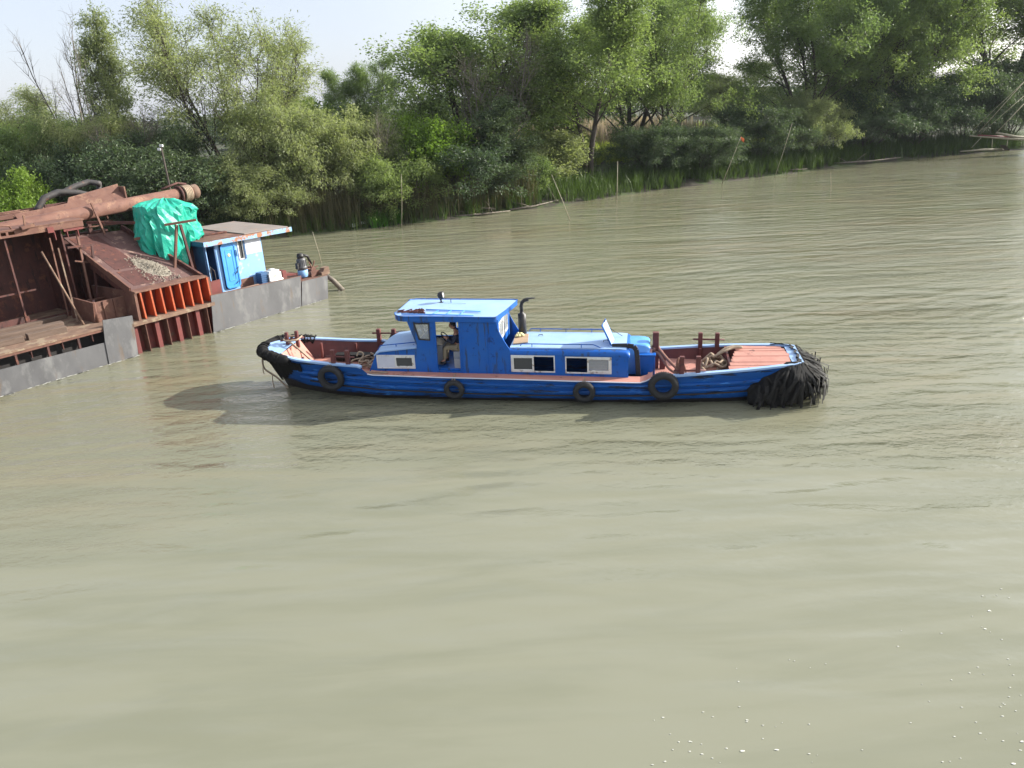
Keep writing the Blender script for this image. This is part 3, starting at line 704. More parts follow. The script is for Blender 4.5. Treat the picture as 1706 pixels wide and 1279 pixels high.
fb = MB()
fb.grid([[(-7.3, y, 1.30), (-6.85, y * .9, .68)] for y in np.linspace(-.70, .70, 5)], False); fb.build('foredeck_bulkhead', M['oxide'], boat)

# after hatch of planks
hx = MB()
for i in range(9):
    y0 = -1.12 + i * .25; y1 = y0 + .236; zz = lambda y: 1.11 - .05 * (y / 1.1) ** 2
    e = 8.1 - .25 * abs((y0 + y1) / 2); b_ = 6.25 + .22 * (y0 + 1.12)
    wv = (i * 37 % 5 - 2) * .004
    mx = lerp_table(BEAM, 7.2) + .02
    hx.hexa([(b_, y0, zz(y0) - .05 + wv), (e, max(min(y0, .84), -.84), zz(y0) - .05 + wv), (e, max(min(y1, .86), -.82), zz(y1) - .05 + wv), (b_, y1, zz(y1) - .05 + wv), (b_, y0, zz(y0) + wv), (e, max(min(y0, .84), -.84), zz(y0) + wv + .02), (e, max(min(y1, .86), -.82), zz(y1) + wv + .02), (b_, y1, zz(y1) + wv)])
hx.build('hatch_cover', M['oxide'], boat, bevel=.006)
hf = MB(); hf.box((6.3, -1.12, .58), (6.36, 1.1, 1.03)); hf.build('hatch_coaming', M['oxide_dark'], boat)
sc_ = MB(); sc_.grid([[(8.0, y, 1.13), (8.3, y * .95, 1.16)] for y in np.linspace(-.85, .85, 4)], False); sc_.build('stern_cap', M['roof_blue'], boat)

# fore cabin
def prism_uz(poly, v0, v1): return MB().prism(poly, lambda a, c, v: (a, v, c), v0, v1)
fc = MB()
prof = [(-4.42, .80), (-4.10, 1.40), (-3.98, 1.47), (-2.83, 1.60), (-2.83, .70)]
fcw = [[-4.22 + .02, -2.95, 1.35, .96]]
fc.panel([(-4.42, .74), (-4.10, 1.40), (-3.98, 1.47), (-2.83, 1.60), (-2.83, .70)], [[(-4.10, .93), (-2.90, .93), (-2.90, 1.36), (-4.08, 1.36)]], lambda a, c, v: (a, v, c), -.95, -.91)
fc.panel([(-4.42, .74), (-4.10, 1.40), (-3.98, 1.47), (-2.83, 1.60), (-2.83, .70)], [], lambda a, c, v: (a, v, c), .91, .95)
fc.quad((-4.42, -.95, .74), (-4.42, .95, .74), (-4.10, .95, 1.40), (-4.10, -.95, 1.40))
fc.build('fore_cabin', M['blue'], boat)
fr = MB()
def camber(v, h=.07): return h * (1 - (v / 1.0) ** 2)
vv = np.linspace(-1.0, 1.0, 13)
fr.grid([[(u, v * (1 if u > -4 else .98), z + camber(v)) for v in vv] for u, z in ((-4.16, 1.36), (-4.08, 1.43), (-3.96, 1.49), (-3.4, 1.555), (-2.80, 1.62))])
fr.grid([[(u, v, z + camber(v) - .035) for v in vv] for u, z in ((-4.16, 1.36), (-3.96, 1.49), (-2.80, 1.62))])
for s_ in (-1, 1): fr.grid([[(u, s_, z), (u, s_, z - .035)] for u, z in ((-4.16, 1.36), (-4.08, 1.43), (-3.96, 1.49), (-3.4, 1.555), (-2.80, 1.62))], False)
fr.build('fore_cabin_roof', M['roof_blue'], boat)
rl = MB(); rl.tube([(-4.1, -.78, 1.45), (-4.0, -.78, 1.60), (-2.8, -.78, 1.72)], .016, 6)
for u in (-3.5, -2.95): rl.tube([(u, -.78, 1.55), (u, -.78, 1.65)], .012, 6)
rl.build('grab_rail', M['blue'], boat)

# sliding window: white outer frame, one sash with a pane, one open half
def window(u0, u1, z0, z1, v, sash_left=True, board=False, sash_glass='dark_glass', tilt=0.0):
    w = MB(); t = .035; y0, y1 = v - .022, v + .02
    w.panel([(u0, z0), (u1, z0 + tilt), (u1, z1 + tilt), (u0, z1)], [[(u0 + t, z0 + t), (u1 - t, z0 + t + tilt), (u1 - t, z1 - t + tilt), (u0 + t, z1 - t)]], lambda a, c, y: (a, y, c), y0, y1)
    wo = w.build('window', M['white'], boat, bevel=.006)
    m = (u0 + u1) / 2; a, b = (u0 + t, m + .03) if sash_left else (m - .03, u1 - t)
    s = MB(); q = .05; s.panel([(a, z0 + t), (b, z0 + t), (b, z1 - t), (a, z1 - t)], [[(a + q, z0 + t + q), (b - q, z0 + t + q), (b - q, z1 - t - q), (a + q, z1 - t - q)]], lambda x, c, y: (x, y, c), v - .032, v + .01)
    s.build('sash', M['white'], wo, bevel=.005)
    p = MB().box((a + q - .005, v - .012, z0 + t + q - .005), (b - q + .005, v - .006, z1 - t - q + .005)); p.build('pane', M[sash_glass], wo)
    if board:
        c, d = (m + .0, u1 - t) if sash_left else (u0 + t, m)
        MB().box((c, v - .016, z0 + .02), (d, v - .002, z1 - t + .01)).build('board', M['board'], wo)
    return wo
window(-4.10, -2.90, .93, 1.36, -.95, sash_left=False, board=True)

# wheelhouse
FL = .92
wh = MB()
curve = [(-.34, 2.44), (-.31, 2.22), (-.26, 2.05), (-.15, 1.83), (-.03, 1.62), (.02, 1.55)]
outer = [(-2.78, .70), (-2.72, 1.60), (-3.02, 2.44)][::1]
near_outer = [(-2.83, .70), (-2.83, 1.62), (-2.80, 1.66), (-3.04, 2.44)] + curve + [(.02, .70)]
winh = [(-2.72, 1.84), (-2.36, 1.81), (-2.36, 2.36), (-2.84, 2.36)]
doorh = [(-2.20, .88), (-1.50, .86), (-1.47, 2.42), (-2.17, 2.42)]
wh.panel(near_outer, [winh, doorh], lambda a, c, v: (a, v, c), -.95, -.91)
wh.panel(near_outer, [[(-2.74, 1.40), (-2.12, 1.40), (-2.12, 2.34), (-2.86, 2.34)], [(-2.02, 1.66), (-1.25, 1.66), (-1.25, 2.36), (-2.02, 2.36)]], lambda a, c, v: (a, v, c), .91, .95)
# raked front with two panes' openings
def front(y, t, d): u = -2.815 - (.225) * t + d; return (u, y, 1.66 + .78 * t)
wh.panel([(-.91, 0), (.91, 0), (.91, 1), (-.91, 1)], [[(-.82, .12), (-.04, .12), (-.04, .88), (-.82, .88)], [(.04, .12), (.82, .12), (.82, .88), (.04, .88)]], front, 0, .04)
# rear wall, set in from the wing ends
wh.panel([(-.91, 1.5), (.91, 1.5), (.91, 2.44), (-.91, 2.44)], [[(-.80, 1.72), (.62, 1.72), (.62, 2.30), (-.80, 2.30)]], lambda a, c, u: (u, a, c), -.34, -.30)
wh.box((-.42, .66, 1.5), (-.28, .905, 2.44))
# raised seam strip and panel edges on the near side
wh.box((-.62, -.962, .72), (-.60, -.95, 2.38)); wh.box((-1.44, -.965, .80), (-.64, -.952, .82)); wh.box((-1.44, -.965, 2.36), (-.64, -.952, 2.38)); wh.box((-1.445, -.968, .80), (-1.425, -.952, 2.40))
wh.box((-2.83, -.90, FL - .05), (-.34, .90, FL)); wh.build('wheelhouse_wall', M['blue'], boat)
rr = MB()
for u0, u1, q in ((-.80, -.10, 1), (-.10, .62, 1)):
    rr.panel([(u0, 1.72), (u1, 1.72), (u1, 2.30), (u0, 2.30)], [[(u0 + .05, 1.77), (u1 - .05, 1.77), (u1 - .05, 2.25), (u0 + .05, 2.25)]], lambda a, c, u: (u, a, c), -.335, -.29)
ro = rr.build('rear_window', M['white'], boat, bevel=.005)
MB().box((-.318, -.76, 1.76), (-.312, .58, 2.26)).build('pane', M['glass'], ro)
wf = MB(); wf.panel([(a - .0, c) for a, c in winh], [[(-2.69, 1.875), (-2.39, 1.85), (-2.39, 2.325), (-2.80, 2.325)]], lambda a, c, v: (a, v, c), -.962, -.90)
wo = wf.build('side_window', M['black'], boat)
MB().prism([(-2.70, 1.865), (-2.38, 1.84), (-2.38, 2.335), (-2.81, 2.335)], lambda a, c, v: (a, v, c), -.935, -.929).build('pane', M['glass'], wo)
fw_ = MB()
for y0, y1 in ((-.82, -.04), (.04, .82)):
    fw_.panel([(y0, .12), (y1, .12), (y1, .88), (y0, .88)], [[(y0 + .05, .17), (y1 - .05, .17), (y1 - .05, .83), (y0 + .05, .83)]], front, -.01, .05)
fo = fw_.build('front_window', M['white'], boat)
gp = MB().prism([(-.78, .15), (.78, .15), (.78, .85), (-.78, .85)], front, .018, .024); gp.build('pane', M['glass'], fo)
df = MB(); df.panel([(-2.24, .84), (-1.46, .82), (-1.43, 2.44), (-2.21, 2.44)], [[(-2.20, .88), (-1.50, .86), (-1.47, 2.42), (-2.17, 2.42)]], lambda a, c, v: (a, v, c), -.965, -.945)
df.build('door_frame', M['blue'], boat)
# roof: cambered slab with a deep fascia, rounded front corners, visor at the front
def roof_outline(o=0):
    pts = []
    u0, u1, v0, v1 = -3.46 - o, -.02 + o, -.995 - o, 1.08 + o
    for k in range(7): a = math.pi + math.pi / 2 * k / 6; pts.append((u0 + .34 + .34 * math.cos(a), v0 + .34 + .34 * math.sin(a)))
    for k in range(5): a = 1.5 * math.pi + math.pi / 2 * k / 4; pts.append((u1 - .30 - .10 + .10 * math.cos(a), v0 + .10 + .10 * math.sin(a)))
    pts += [(u1 - .12, -.3), (u1, v1 - .1), (u1 - .1, v1)]
    for k in range(7): a = math.pi / 2 + math.pi / 2 * k / 6; pts.append((u0 + .28 + .28 * math.cos(a), v1 - .28 + .28 * math.sin(a)))
    return pts
def rz(u, v): return 2.50 + .075 * (1 - ((v - .03) / 1.09) ** 2) + .012 * (-u)
ro_ = roof_outline(); f_ = MB(); n_ = len(ro_)
for i in range(n_):
    (a, b), (c, d) = ro_[i], ro_[(i + 1) % n_]
    f_.quad((a, b, rz(a, b) - .13), (c, d, rz(c, d) - .13), (c, d, rz(c, d) + .015), (a, b, rz(a, b) + .015))
f_.poly([(a, b, rz(a, b) - .125) for a, b in ro_]); f_.build('roof_fascia', M['blue'], boat)
f2 = MB()
rows = []
for k in range(7):
    s = 1 - k / 6 * .999; rows.append([(-1.78 + (a + 1.78) * s, .03 + (b - .03) * s, rz(-1.78 + (a + 1.78) * s, .03 + (b - .03) * s) + .012 + .01 * (s < .99)) for a, b in roof_outline(-.012)])
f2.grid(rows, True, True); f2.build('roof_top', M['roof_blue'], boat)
e_ = MB(); e_.tube([(a, b, rz(a, b) + .02) for a, b in ro_[:12]], .016, 6); e_.tube([(a, b, rz(a, b) + .02) for a, b in ro_[13:]] , .022, 6)
e_.build('roof_edge_rail', M['blue'], boat)
# searchlight
p0 = (-2.32, .45); zr = rz(*p0)
sl_ = MB(); sl_.tube([(p0[0], p0[1], zr), (p0[0], p0[1], zr + .13)], .025, 8); sl_.box((p0[0] - .06, p0[1] - .06, zr), (p0[0] + .06, p0[1] + .06, zr + .03))
sl_.tube([(p0[0], p0[1] - .10, zr + .12), (p0[0], p0[1] - .12, zr + .25), (p0[0], p0[1] + .12, zr + .25), (p0[0], p0[1] + .10, zr + .12)], .012, 6)
so = sl_.build('searchlight', M['black'], boat)
MB().lathe((p0[0] - .10, p0[1], zr + .24), (1, 0, .1), [(0, 0), (.06, .01), (.10, .05), (.115, .13), (.12, .19), (.10, .19), (.0, .16)]).build('lamp_housing', M['black'], so)
MB().lathe((p0[0] + .075, p0[1], zr + .258), (1, 0, .1), [(0, 0.015), (.09, .005), (.10, .0)]).build('lens', M['white'], so)
cb = MB(); cb.tube([(p0[0], p0[1], zr + .03), (p0[0] - .25, p0[1] - .12, zr + .02), (p0[0] - .5, p0[1] - .1, zr + .02)], .008, 5); cb.tube([(-2.0, .42, zr), (-2.0, .42, zr + .12)], .012, 6); cb.tube([(-2.25, .40, zr + .02), (-1.9, .25, zr + .02), (-1.5, .28, zr + .02)], .008, 5)
cb.build('cable', M['black'], so)
# exhaust
ex = MB(); eu, ev = .22, .30
ex.lathe((eu, ev, 1.58), (0, 0, 1), [(0, 0), (.07, 0), (.07, .06), (.125, .08), (.125, .70), (.06, .73), (.055, .80)], 18)
ex.build('exhaust_muffler', M['black'], boat)
ex2 = MB(); ex2.tube([(eu, ev, 2.3), (eu - .01, ev, 2.52), (eu + .02, ev, 2.64), (eu + .10, ev, 2.71), (eu + .22, ev, 2.73)], .055, 10)
ex2.hexa([(eu + .15, ev - .06, 2.74), (eu + .42, ev - .05, 2.765), (eu + .42, ev + .05, 2.765), (eu + .15, ev + .06, 2.74), (eu + .15, ev - .06, 2.775), (eu + .42, ev - .05, 2.78), (eu + .42, ev + .05, 2.78), (eu + .15, ev + .06, 2.775)])
ex2.build('exhaust_pipe', M['black'], boat)

# after cabin
ac = MB()
ac.panel([(.02, .68), (3.46, .62), (3.46, 1.36), (.02, 1.40)], [[(.04, .87), (1.34, .85), (1.34, 1.37), (.04, 1.39)], [(1.64, .84), (2.98, .81), (2.98, 1.33), (1.64, 1.35)]], lambda a, c, v: (a, v, c), -.95, -.91)
ac.box((.02, .91, .62), (3.46, .95, 1.38)); ac.box((3.40, -.905, .60), (3.44, .905, 1.36)); ac.box((.025, -.905, .6), (.06, .905, 1.4))
aco = ac.build('after_cabin', M['blue'], boat)
def ac_sec(u, z, r, inset=0.0):
    pts = []
    for sg in (-1, 1):
        arc = []
        for k in range(6):
            a = math.pi / 2 * k / 5; arc.append((sg * (.96 - inset - r + r * math.cos(a)), z - r + r * math.sin(a) + .0))
        pts.append(arc)
    mid = [(v, z + .06 * (1 - (v / (.96 - inset)) ** 2) ) for v in np.linspace(-(.96 - inset - r) * .85, (.96 - inset - r) * .85, 9)]
    return [(u, v, zz) for v, zz in [(-(.96 - inset), z - r - .02)] + pts[0] + mid + pts[1][::-1] + [((.96 - inset), z - r - .02)]]
rows = [ac_sec(u, z, .13, i_) for u, z, i_ in ((.0, 1.535, 0), (1.2, 1.525, 0), (2.4, 1.51, 0), (3.2, 1.50, 0), (3.38, 1.49, .003), (3.46, 1.465, .008), (3.50, 1.42, .02))]
ar = MB(); ar.grid(rows); ar.build('after_cabin_side', M['blue'], aco)
at_ = MB(); at_.grid([[(u, v, z + .06 * (1 - (v / .96) ** 2) + .012) for v in np.linspace(-.80, .80, 11)] for u, z in ((.0, 1.535), (1.2, 1.525), (2.4, 1.51), (3.2, 1.50), (3.40, 1.485))])
at_.grid([[(u, sg * .80, z + .06 * (1 - (.8 / .96) ** 2) + .012), (u, sg * .81, z - .0)] for sg in (-1, 1) for u, z in ((.0, 1.535), (3.4, 1.485))][:2], False)
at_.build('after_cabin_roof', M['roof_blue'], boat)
window(.04, 1.34, .86, 1.38, -.95, sash_left=True, tilt=-.015)
window(1.64, 2.98, .83, 1.34, -.95, sash_left=False, sash_glass='glass', tilt=-.015)
for u, v in ((.75, .35), (2.75, -.25), (2.78, .35)): pass
for u, v in ((.72, .25), (2.72, -.28)): MB().tube([(u, v, 1.58), (u, v, 1.63), (u + .12, v + .02, 1.64), (u + .12, v + .02, 1.60)], .012, 6).build('roof_handle', M['black'], boat)
for sg, u0, u1, y in ((-1, .30, 2.55, -.74), (1, .35, 2.75, .80)):
    g1 = MB(); g1.tube([(u0, y, 1.60), (u0 + .05, y, 1.66), (u1 - .1, y, 1.64), (u1 + .18, y, 1.52)], .015, 6)
    for u in np.linspace(u0 + .35, u1 - .45, 2 if sg < 0 else 3): g1.tube([(u, y, 1.50), (u, y, 1.655)], .012, 6)
    g1.build('grab_rail', M['blue'], boat)
# far half of the after cabin runs on aft, with a rounded end
fh = MB(); rows = []
for u, s_ in ((3.40, 1.0), (3.75, 1.0), (3.92, .985), (4.02, .95), (4.07, .89)):
    zt = 1.46 * (.35 + .65 * s_); rows.append([(u, v, z) for v, z in [(-.20, .55), (-.20, zt - .02), (-.1, zt + .015), (.3, zt + .04), (.65, zt + .02), (.84, zt - .05), (.93, zt - .16), (.95, zt - .3), (.95, .55)]])
fh.grid(rows, True); fh.poly(rows[-1]); fh.build('engine_casing', M['mid_blue'], boat)
bx = MB(); bx.box((3.70, -.42, .60), (4.22, -.21, 1.20)); bx.box((3.68, -.44, 1.19), (4.24, -.20, 1.23)); bx.build('locker', M['blue'], boat, bevel=.01)
# black rubber-lined companionway surround
cs = MB()
path = [(2.98, 1.565), (3.42, 1.575), (3.60, 1.55), (3.68, 1.45), (3.71, 1.2), (3.74, .66)]
for (a, b), (c, d) in zip(path[:-1], path[1:]): cs.beam((a, -.62, b), (c, -.62, d), .14, .055, up=(0, 1, 0))
cs.build('companionway_surround', M['rubber'], boat, bevel=.01)
# open lid
ld = MB(); a = Vector((2.98, -.62, 1.58)); ax = Vector((-.27, 0.02, .60)); wv_ = Vector((.06, .62, 0)); nn = ax.cross(wv_).normalized() * .035
ld.hexa([a, a + wv_, a + wv_ + nn, a + nn, a + ax, a + ax + wv_, a + ax + wv_ + nn, a + ax + nn]); ld.build('open_hatch_lid', M['roof_blue'], boat, bevel=.008)
le = MB(); le.tube([a + nn * .5, a + ax + nn * .5, a + ax + wv_ + nn * .5, a + wv_ + nn * .5], .026, 6); le.tube([a + ax + wv_ * .6, a + ax + wv_ * .6 + Vector((.03, 0, .09))], .02, 6); le.build('lid_frame', M['blue'], boat)
st = MB(); st.tube([a + ax * .55 + wv_, Vector((3.25, .25, 1.60))], .01, 5); st.build('lid_stay', M['black'], boat)

# bollards
def post(u, v, z0, z1, w=.13, m='oxide_dark'):
    b = MB(); b.box((u - w / 2, v - w / 2, z0), (u + w / 2, v + w / 2, z1)); return b
def bollard_pair(pts, z0, z1, bar, w=.13):
    for u, v in pts: post(u, v, z0, z1, w).build('bollard', M['oxide_dark'], boat, bevel=.012)
    (a, b), (c, d) = pts; e = (Vector((c, d, 0)) - Vector((a, b, 0))).normalized() * .22
    z = z0 + (z1 - z0) * bar
    MB().tube([Vector((a, b, z)) - e, Vector((c, d, z)) + e], .028, 8).build('cross_bar', M['oxide_dark'], boat)
bollard_pair([(-5.40, -1.16), (-4.92, -1.20)], 1.08, 1.58, .58)
bollard_pair([(-4.74, 1.18), (-4.22, 1.18)], .8, 1.54, .80)
bollard_pair([(-7.42, .05), (-7.16, .22)], 1.2, 1.76, .55, .10)
bollard_pair([(5.40, -1.20), (4.95, -1.22)], .86, 1.46, .30)
bollard_pair([(5.60, 1.18), (6.10, 1.16)], .60, 1.42, .74)
tp = post(4.24, .25, .58, 1.72, .18); tp.build('towing_post', M['oxide_dark'], boat, bevel=.012)
wp = MB(); wp.prism([(4.36, .58), (4.52, .58), (4.54, .9), (4.46, 1.16), (4.36, 1.22)], lambda a, c, v: (a, v, c), .12, .20); wp.build('winch_plate', M['oxide_dark'], boat)

# black tyre-rubber padding lashed round the bow
bp_ = MB(); path = []
for k in range(25):
    t = k / 24 * 2 - 1; u = -8.10 + 1.25 * abs(t) ** 1.7; v = math.copysign(lerp_table(BEAM, max(u, -8.08)) + .02, t) if abs(t) > .05 else t * 3
    path.append(Vector((u - .02, v, lerp_table(SHEER, u) - .10)))
bp_.tube(path, [.10] + [.165] * 23 + [.10], 12)
g_ = random.Random(6)
for i in range(40):
    t = g_.uniform(.02, .98) * 24; k = int(t); p = path[k].lerp(path[k + 1], t - k); d = (path[k + 1] - path[k]).normalized()
    bp_.torus(p, d + Vector((g_.gauss(0, .15), g_.gauss(0, .15), g_.gauss(0, .15))), .165 + g_.uniform(-.01, .015), .026, 16, 6)
for sg in (-1, 1):
    for i in range(130):
        u = g_.uniform(-7.98, -6.6); zt = lerp_table(SHEER, u) - .12; b = hull_v(u, zt)
        zb = zt - g_.uniform(.35, 1.25) * max(.25, (-6.4 - u) / 1.5); zb = max(zb, lerp_table(KEEL, u) + .02)
        w = g_.uniform(.04, .09); o1 = g_.uniform(.03, .06)
        bp_.grid([[(u - w, sg * (hull_v(u, z) + o1), z), (u, sg * (hull_v(u, z) + o1 + .03), z), (u + w, sg * (hull_v(u + w, z) + o1), z)] for z in np.linspace(zt, zb, 4)])
bp_.build('bow_padding', M['stern_rubber'], boat)
# mass of hanging black rubber strips round the stern
sp_ = MB(); g_ = random.Random(9)
def stop(t): return .42 + .58 * min(1, t / .30) ** .8
def stern_pt(t):      # along the stern, near side to far side
    if t < .42: u = 6.75 + (8.25 - 6.75) * t / .42; return Vector((u, -hull_v(u, lerp_table(SHEER, u) * stop(t)), lerp_table(SHEER, u) * stop(t))), Vector((.15, -1, 0)).normalized()
    if t < .85: q = (t - .42) / .43; return Vector((8.25 + .06 * math.sin(q * 3.14), -.80 + 1.6 * q, 1.14)), Vector((1, (q - .5) * .8, 0)).normalized()
    q = (t - .85) / .15; u = 8.25 - q * .6; return Vector((u, lerp_table(BEAM, u), lerp_table(SHEER, u))), Vector((.3, 1, 0)).normalized()
rows = []
for k in range(40):
    t = k / 39; p, n = stern_pt(t); dn = max(.25, min(1, t * 6)); pr = []
    for j in range(9):
        q = j / 8; z = p.z + .06 - (p.z + .05) * q * (.85 + .15 * math.sin(t * 37)); out = (.04 + .26 * math.sin(min(1, q * 1.25) * math.pi * .55)) * (.6 + .4 * dn) + .07 * math.sin(t * 23 + q * 9) * q + .05 * math.sin(t * 71 - q * 4)
        if j == 0: out = -.12
        pr.append(p + n * (out + .04 * math.sin(t * 55 + q * 5) + g_.gauss(0, .012)) + Vector((0, 0, z - p.z)))
    rows.append(pr)
sp_.grid(rows)
sp_.build('stern_matting', M['stern_rubber'], boat)
sp2 = MB()
for i in range(360):
    t = g_.uniform(.0, 1) ** .6; p, n = stern_pt(t); tn = Vector((-n.y, n.x, 0)); w = g_.uniform(.016, .055)
    if g_.random() < .6: t = g_.uniform(.30, 1); p, n = stern_pt(t); tn = Vector((-n.y, n.x, 0))
    L_ = g_.uniform(.35, 1.15); sl_ = g_.gauss(0, .30); st_ = g_.uniform(-.14, .1); fl = g_.uniform(.22, .46) + (.06 + .24 * g_.random()) * (t > .36); q0 = g_.uniform(0, .35)
    pts = []
    for j in range(6):
        q = j / 5; out = st_ + (fl - st_) * min(1, q * 1.7) + g_.gauss(0, .012); zz = .04 + .04 * math.sin(q * 3) - q0 * .6 - L_ * min(1, p.z + .1) * q ** 1.2
        pts.append(p + n * out + tn * (sl_ * q + g_.gauss(0, .008)) + Vector((0, 0, max(zz, -p.z - .03))))
    sp2.grid([[a - tn * w, a + n * .012, a + tn * w] for a in pts])
    sp2.grid([[a - tn * w - n * .006, a + tn * w - n * .006] for a in pts])
sp2.build('rubber_strips', M['rubber_worn'], boat)
tr_ = MB(); tr_.grid([[(8.26 + .62 * q + .03 * math.sin(y * 20), y + .1 * q, 1.12 - 1.0 * q + .12 * math.sin(q * 3.1)) for q in np.linspace(0, 1, 7)] for y in np.linspace(.1, .95, 9)]); tr_.build('black_sheet', M['stern_rubber'], boat)

# ------------------------------------------------------------------ things on and around the boat (same axes, but top-level)
def on_boat(name, label, cat, o, group=None): return empty(name, label, cat, BF @ Vector(o), BF.to_euler(), group)
tyre_labels = {}
def tyre(u, z, RR, r, label, turn=0, side=-1, group='tyre fenders hung along the blue hull'):
    v = side * (hull_v(u, z) + r + .05)
    o = (u, v, z)
    t = on_boat('tyre_fender', label, 'tyre', o, group)
    m = MB(); prof = [(RR - .62 * r, -.75 * r), (RR + .1 * r, -r), (RR + .75 * r, -.85 * r), (RR + r, -.4 * r), (RR + 1.03 * r, 0), (RR + r, .4 * r), (RR + .75 * r, .85 * r), (RR + .1 * r, r), (RR - .62 * r, .75 * r), (RR - .45 * r, .4 * r), (RR + .2 * r, .5 * r), (RR + .2 * r, -.5 * r), (RR - .45 * r, -.4 * r), (RR - .62 * r, -.75 * r)]
    m.lathe((0, 0, 0), (.0, 1, .10), prof, 32)
    for k in range(40):
        a = 2 * math.pi * k / 40; c = Vector((math.cos(a), -.10 * math.sin(a), math.sin(a))) * (RR + 1.0 * r)
        m.beam(c + Vector((0, -.7 * r, 0)), c + Vector((0, .7 * r, 0)), .022, .016, up=c)
    m.build('tyre', M['rubber'], t)
    zt = min(lerp_table(SHEER, u), 1.2) - z
    rp = MB(); 
    for q in (-.05, .05): rp.tube([(q, 0, RR - r * .3), (q * .8, -.02, RR + r * 1.05), (q * .4, -side * (r + .02), zt + .03), (0, -side * (r + .22), zt + .05)], .012, 6)
    rp.build('hanging_rope', M['rope'], t)
    return t
tyre(-5.50, .72, .30, .105, 'large truck-tyre fender hung near the bow of the blue boat')
tyre(-1.62, .46, .215, .085, 'small tyre fender hung below the open wheelhouse door')
tyre(2.22, .44, .225, .09, 'small tyre fender hung below the white-framed after windows')
tyre(4.45, .66, .31, .11, 'large tyre fender hung beside the towing post towards the stern')
# coiled tyre lying on the far fore bulwark
tf = on_boat('tyre_fender', 'old tyre lying on the far bulwark just ahead of the wheelhouse', 'tyre', (-3.95, 1.28, 1.18))
MB().torus((0, 0, .02), (.15, -.1, 1), .34, .11, 32, 10).build('tyre', M['rubber'], tf)

def rope_obj(name, pts, r, m, label, cat='rope', group=None, smooth=8):
    P = [Vector(p) for p in pts]; out = []
    for i in range(len(P) - 1):
        p0, p1, p2, p3 = P[max(i - 1, 0)], P[i], P[i + 1], P[min(i + 2, len(P) - 1)]
        for k in range(smooth):
            t = k / smooth; out.append(.5 * ((2 * p1) + (p2 - p0) * t + (2 * p0 - 5 * p1 + 4 * p2 - p3) * t * t + (3 * p1 - p0 - 3 * p2 + p3) * t ** 3))
    out.append(P[-1])
    mb = MB(); mb.tube(out, r, 8); 
    # lay of the strands
    o = mb.build(name, M[m], frame=BF, origin=pts[0]); return tag(o, label, cat, group)
def heap(name, c, rx, ry, rz_, n, r, m, label, seed, cat='rope'):
    g = random.Random(seed); pts = []
    for i in range(n):
        a = i * .55 + g.gauss(0, .2); s = g.uniform(.35, 1) ; pts.append((c[0] + rx * s * math.cos(a), c[1] + ry * s * math.sin(a), c[2] + r + rz_ * (i / n) * (1.15 - s) * 1.6 + g.uniform(0, .03)))
    return rope_obj(name, pts, r, m, label, cat)
heap('rope_heap', (5.95, .05, .62), .42, .55, .42, 60, .034, 'rope', 'heap of thick tan rope on the after deck beside the plank hatch', 3)
rope_obj('mooring_rope', [(5.9, .2, .95), (6.25, .3, 1.12), (6.5, .45, 1.17), (6.75, .5, 1.17), (6.6, .58, 1.18), (6.3, .45, 1.16), (6.05, .3, 1.02)], .04, 'rope', 'frayed tan rope end lying up over the edge of the plank hatch')
heap('rope_knot', (4.92, -1.08, .74), .17, .16, .55, 46, .034, 'rope_red', 'rust-brown rope wound thickly round the near after bollard', 5)
rope_obj('tow_rope', [(4.2, .10, 1.22), (4.15, .30, 1.25), (4.3, .38, 1.22), (4.36, .14, 1.20), (4.6, -.35, 1.05), (4.85, -.95, .98), (4.95, -1.12, .95)], .045, 'rope_red', 'thick rust-brown tow rope from the towing post down to the bollard')
rope_obj('tow_rope', [(4.16, .2, 1.12), (4.34, .0, 1.12), (4.6, -.55, .88), (4.82, -1.0, .86), (4.92, -1.2, .80)], .04, 'rope_red', 'lower rust-brown rope running beneath the tow rope to the bollard')
rope_obj('bow_rope', [(-7.42, .02, 1.50), (-7.1, -.2, 1.42), (-6.6, -.35, 1.05), (-6.2, -.45, .74), (-5.9, -.3, .71), (-5.75, -.55, .71), (-6.1, -.65, .71)], .03, 'rope', 'pale tan rope sloping from the bow posts down to the fore deck')
rope_obj('bow_line_loop', [(-7.3, .1, 1.48), (-7.2, .3, 1.55), (-7.5, .2, 1.56), (-7.45, -.1, 1.53), (-7.1, .0, 1.52), (-7.05, .35, 1.55)], .03, 'rope', 'pale rope turns looped round the pair of bow posts')
rope_obj('hanging_loop', [(-7.25, -.1, 1.33), (-7.22, -.25, 1.0), (-7.05, -.35, .74), (-6.85, -.3, .9), (-6.9, -.2, 1.15), (-7.0, -.1, 1.30)], .018, 'rope_red', 'thin brown rope loop hanging in front of the foredeck bulkhead')
rope_obj('coiled_line', [(-4.75, -.9, 1.3), (-4.68, -.85, 1.42), (-4.55, -.85, 1.36), (-4.6, -.9, 1.24), (-4.8, -.92, 1.2), (-4.9, -1.0, 1.12), (-4.7, -.7, .75)], .025, 'rope', 'tan line looped over the near fore bollard bar')
rope_obj('side_line', [(-4.45, -1.30, .95), (-4.2, -1.15, .88), (-3.8, -1.1, .86), (-3.75, -1.2, .88), (-4.1, -1.28, .87), (-4.3, -1.22, .87)], .016, 'rope', 'thin pale line lying on the side deck below the fore cabin window')
bl = [(-8.05, -.25, 1.25), (-8.14, -.40, 1.0), (-8.12, -.42, .7), (-7.95, -.36, .5), (-7.75, -.36, .35), (-7.5, -.34, .05), (-7.4, -.3, -.1)]
rope_obj('bow_hawser', bl, .03, 'rope', 'tan rope hanging from the black bow padding into the water')
rope_obj('bow_hawser', [(-8.1, -.35, 1.2), (-8.17, -.42, .7), (-8.16, -.42, .5)], .015, 'rope', 'short frayed rope end dangling ahead of the bow')
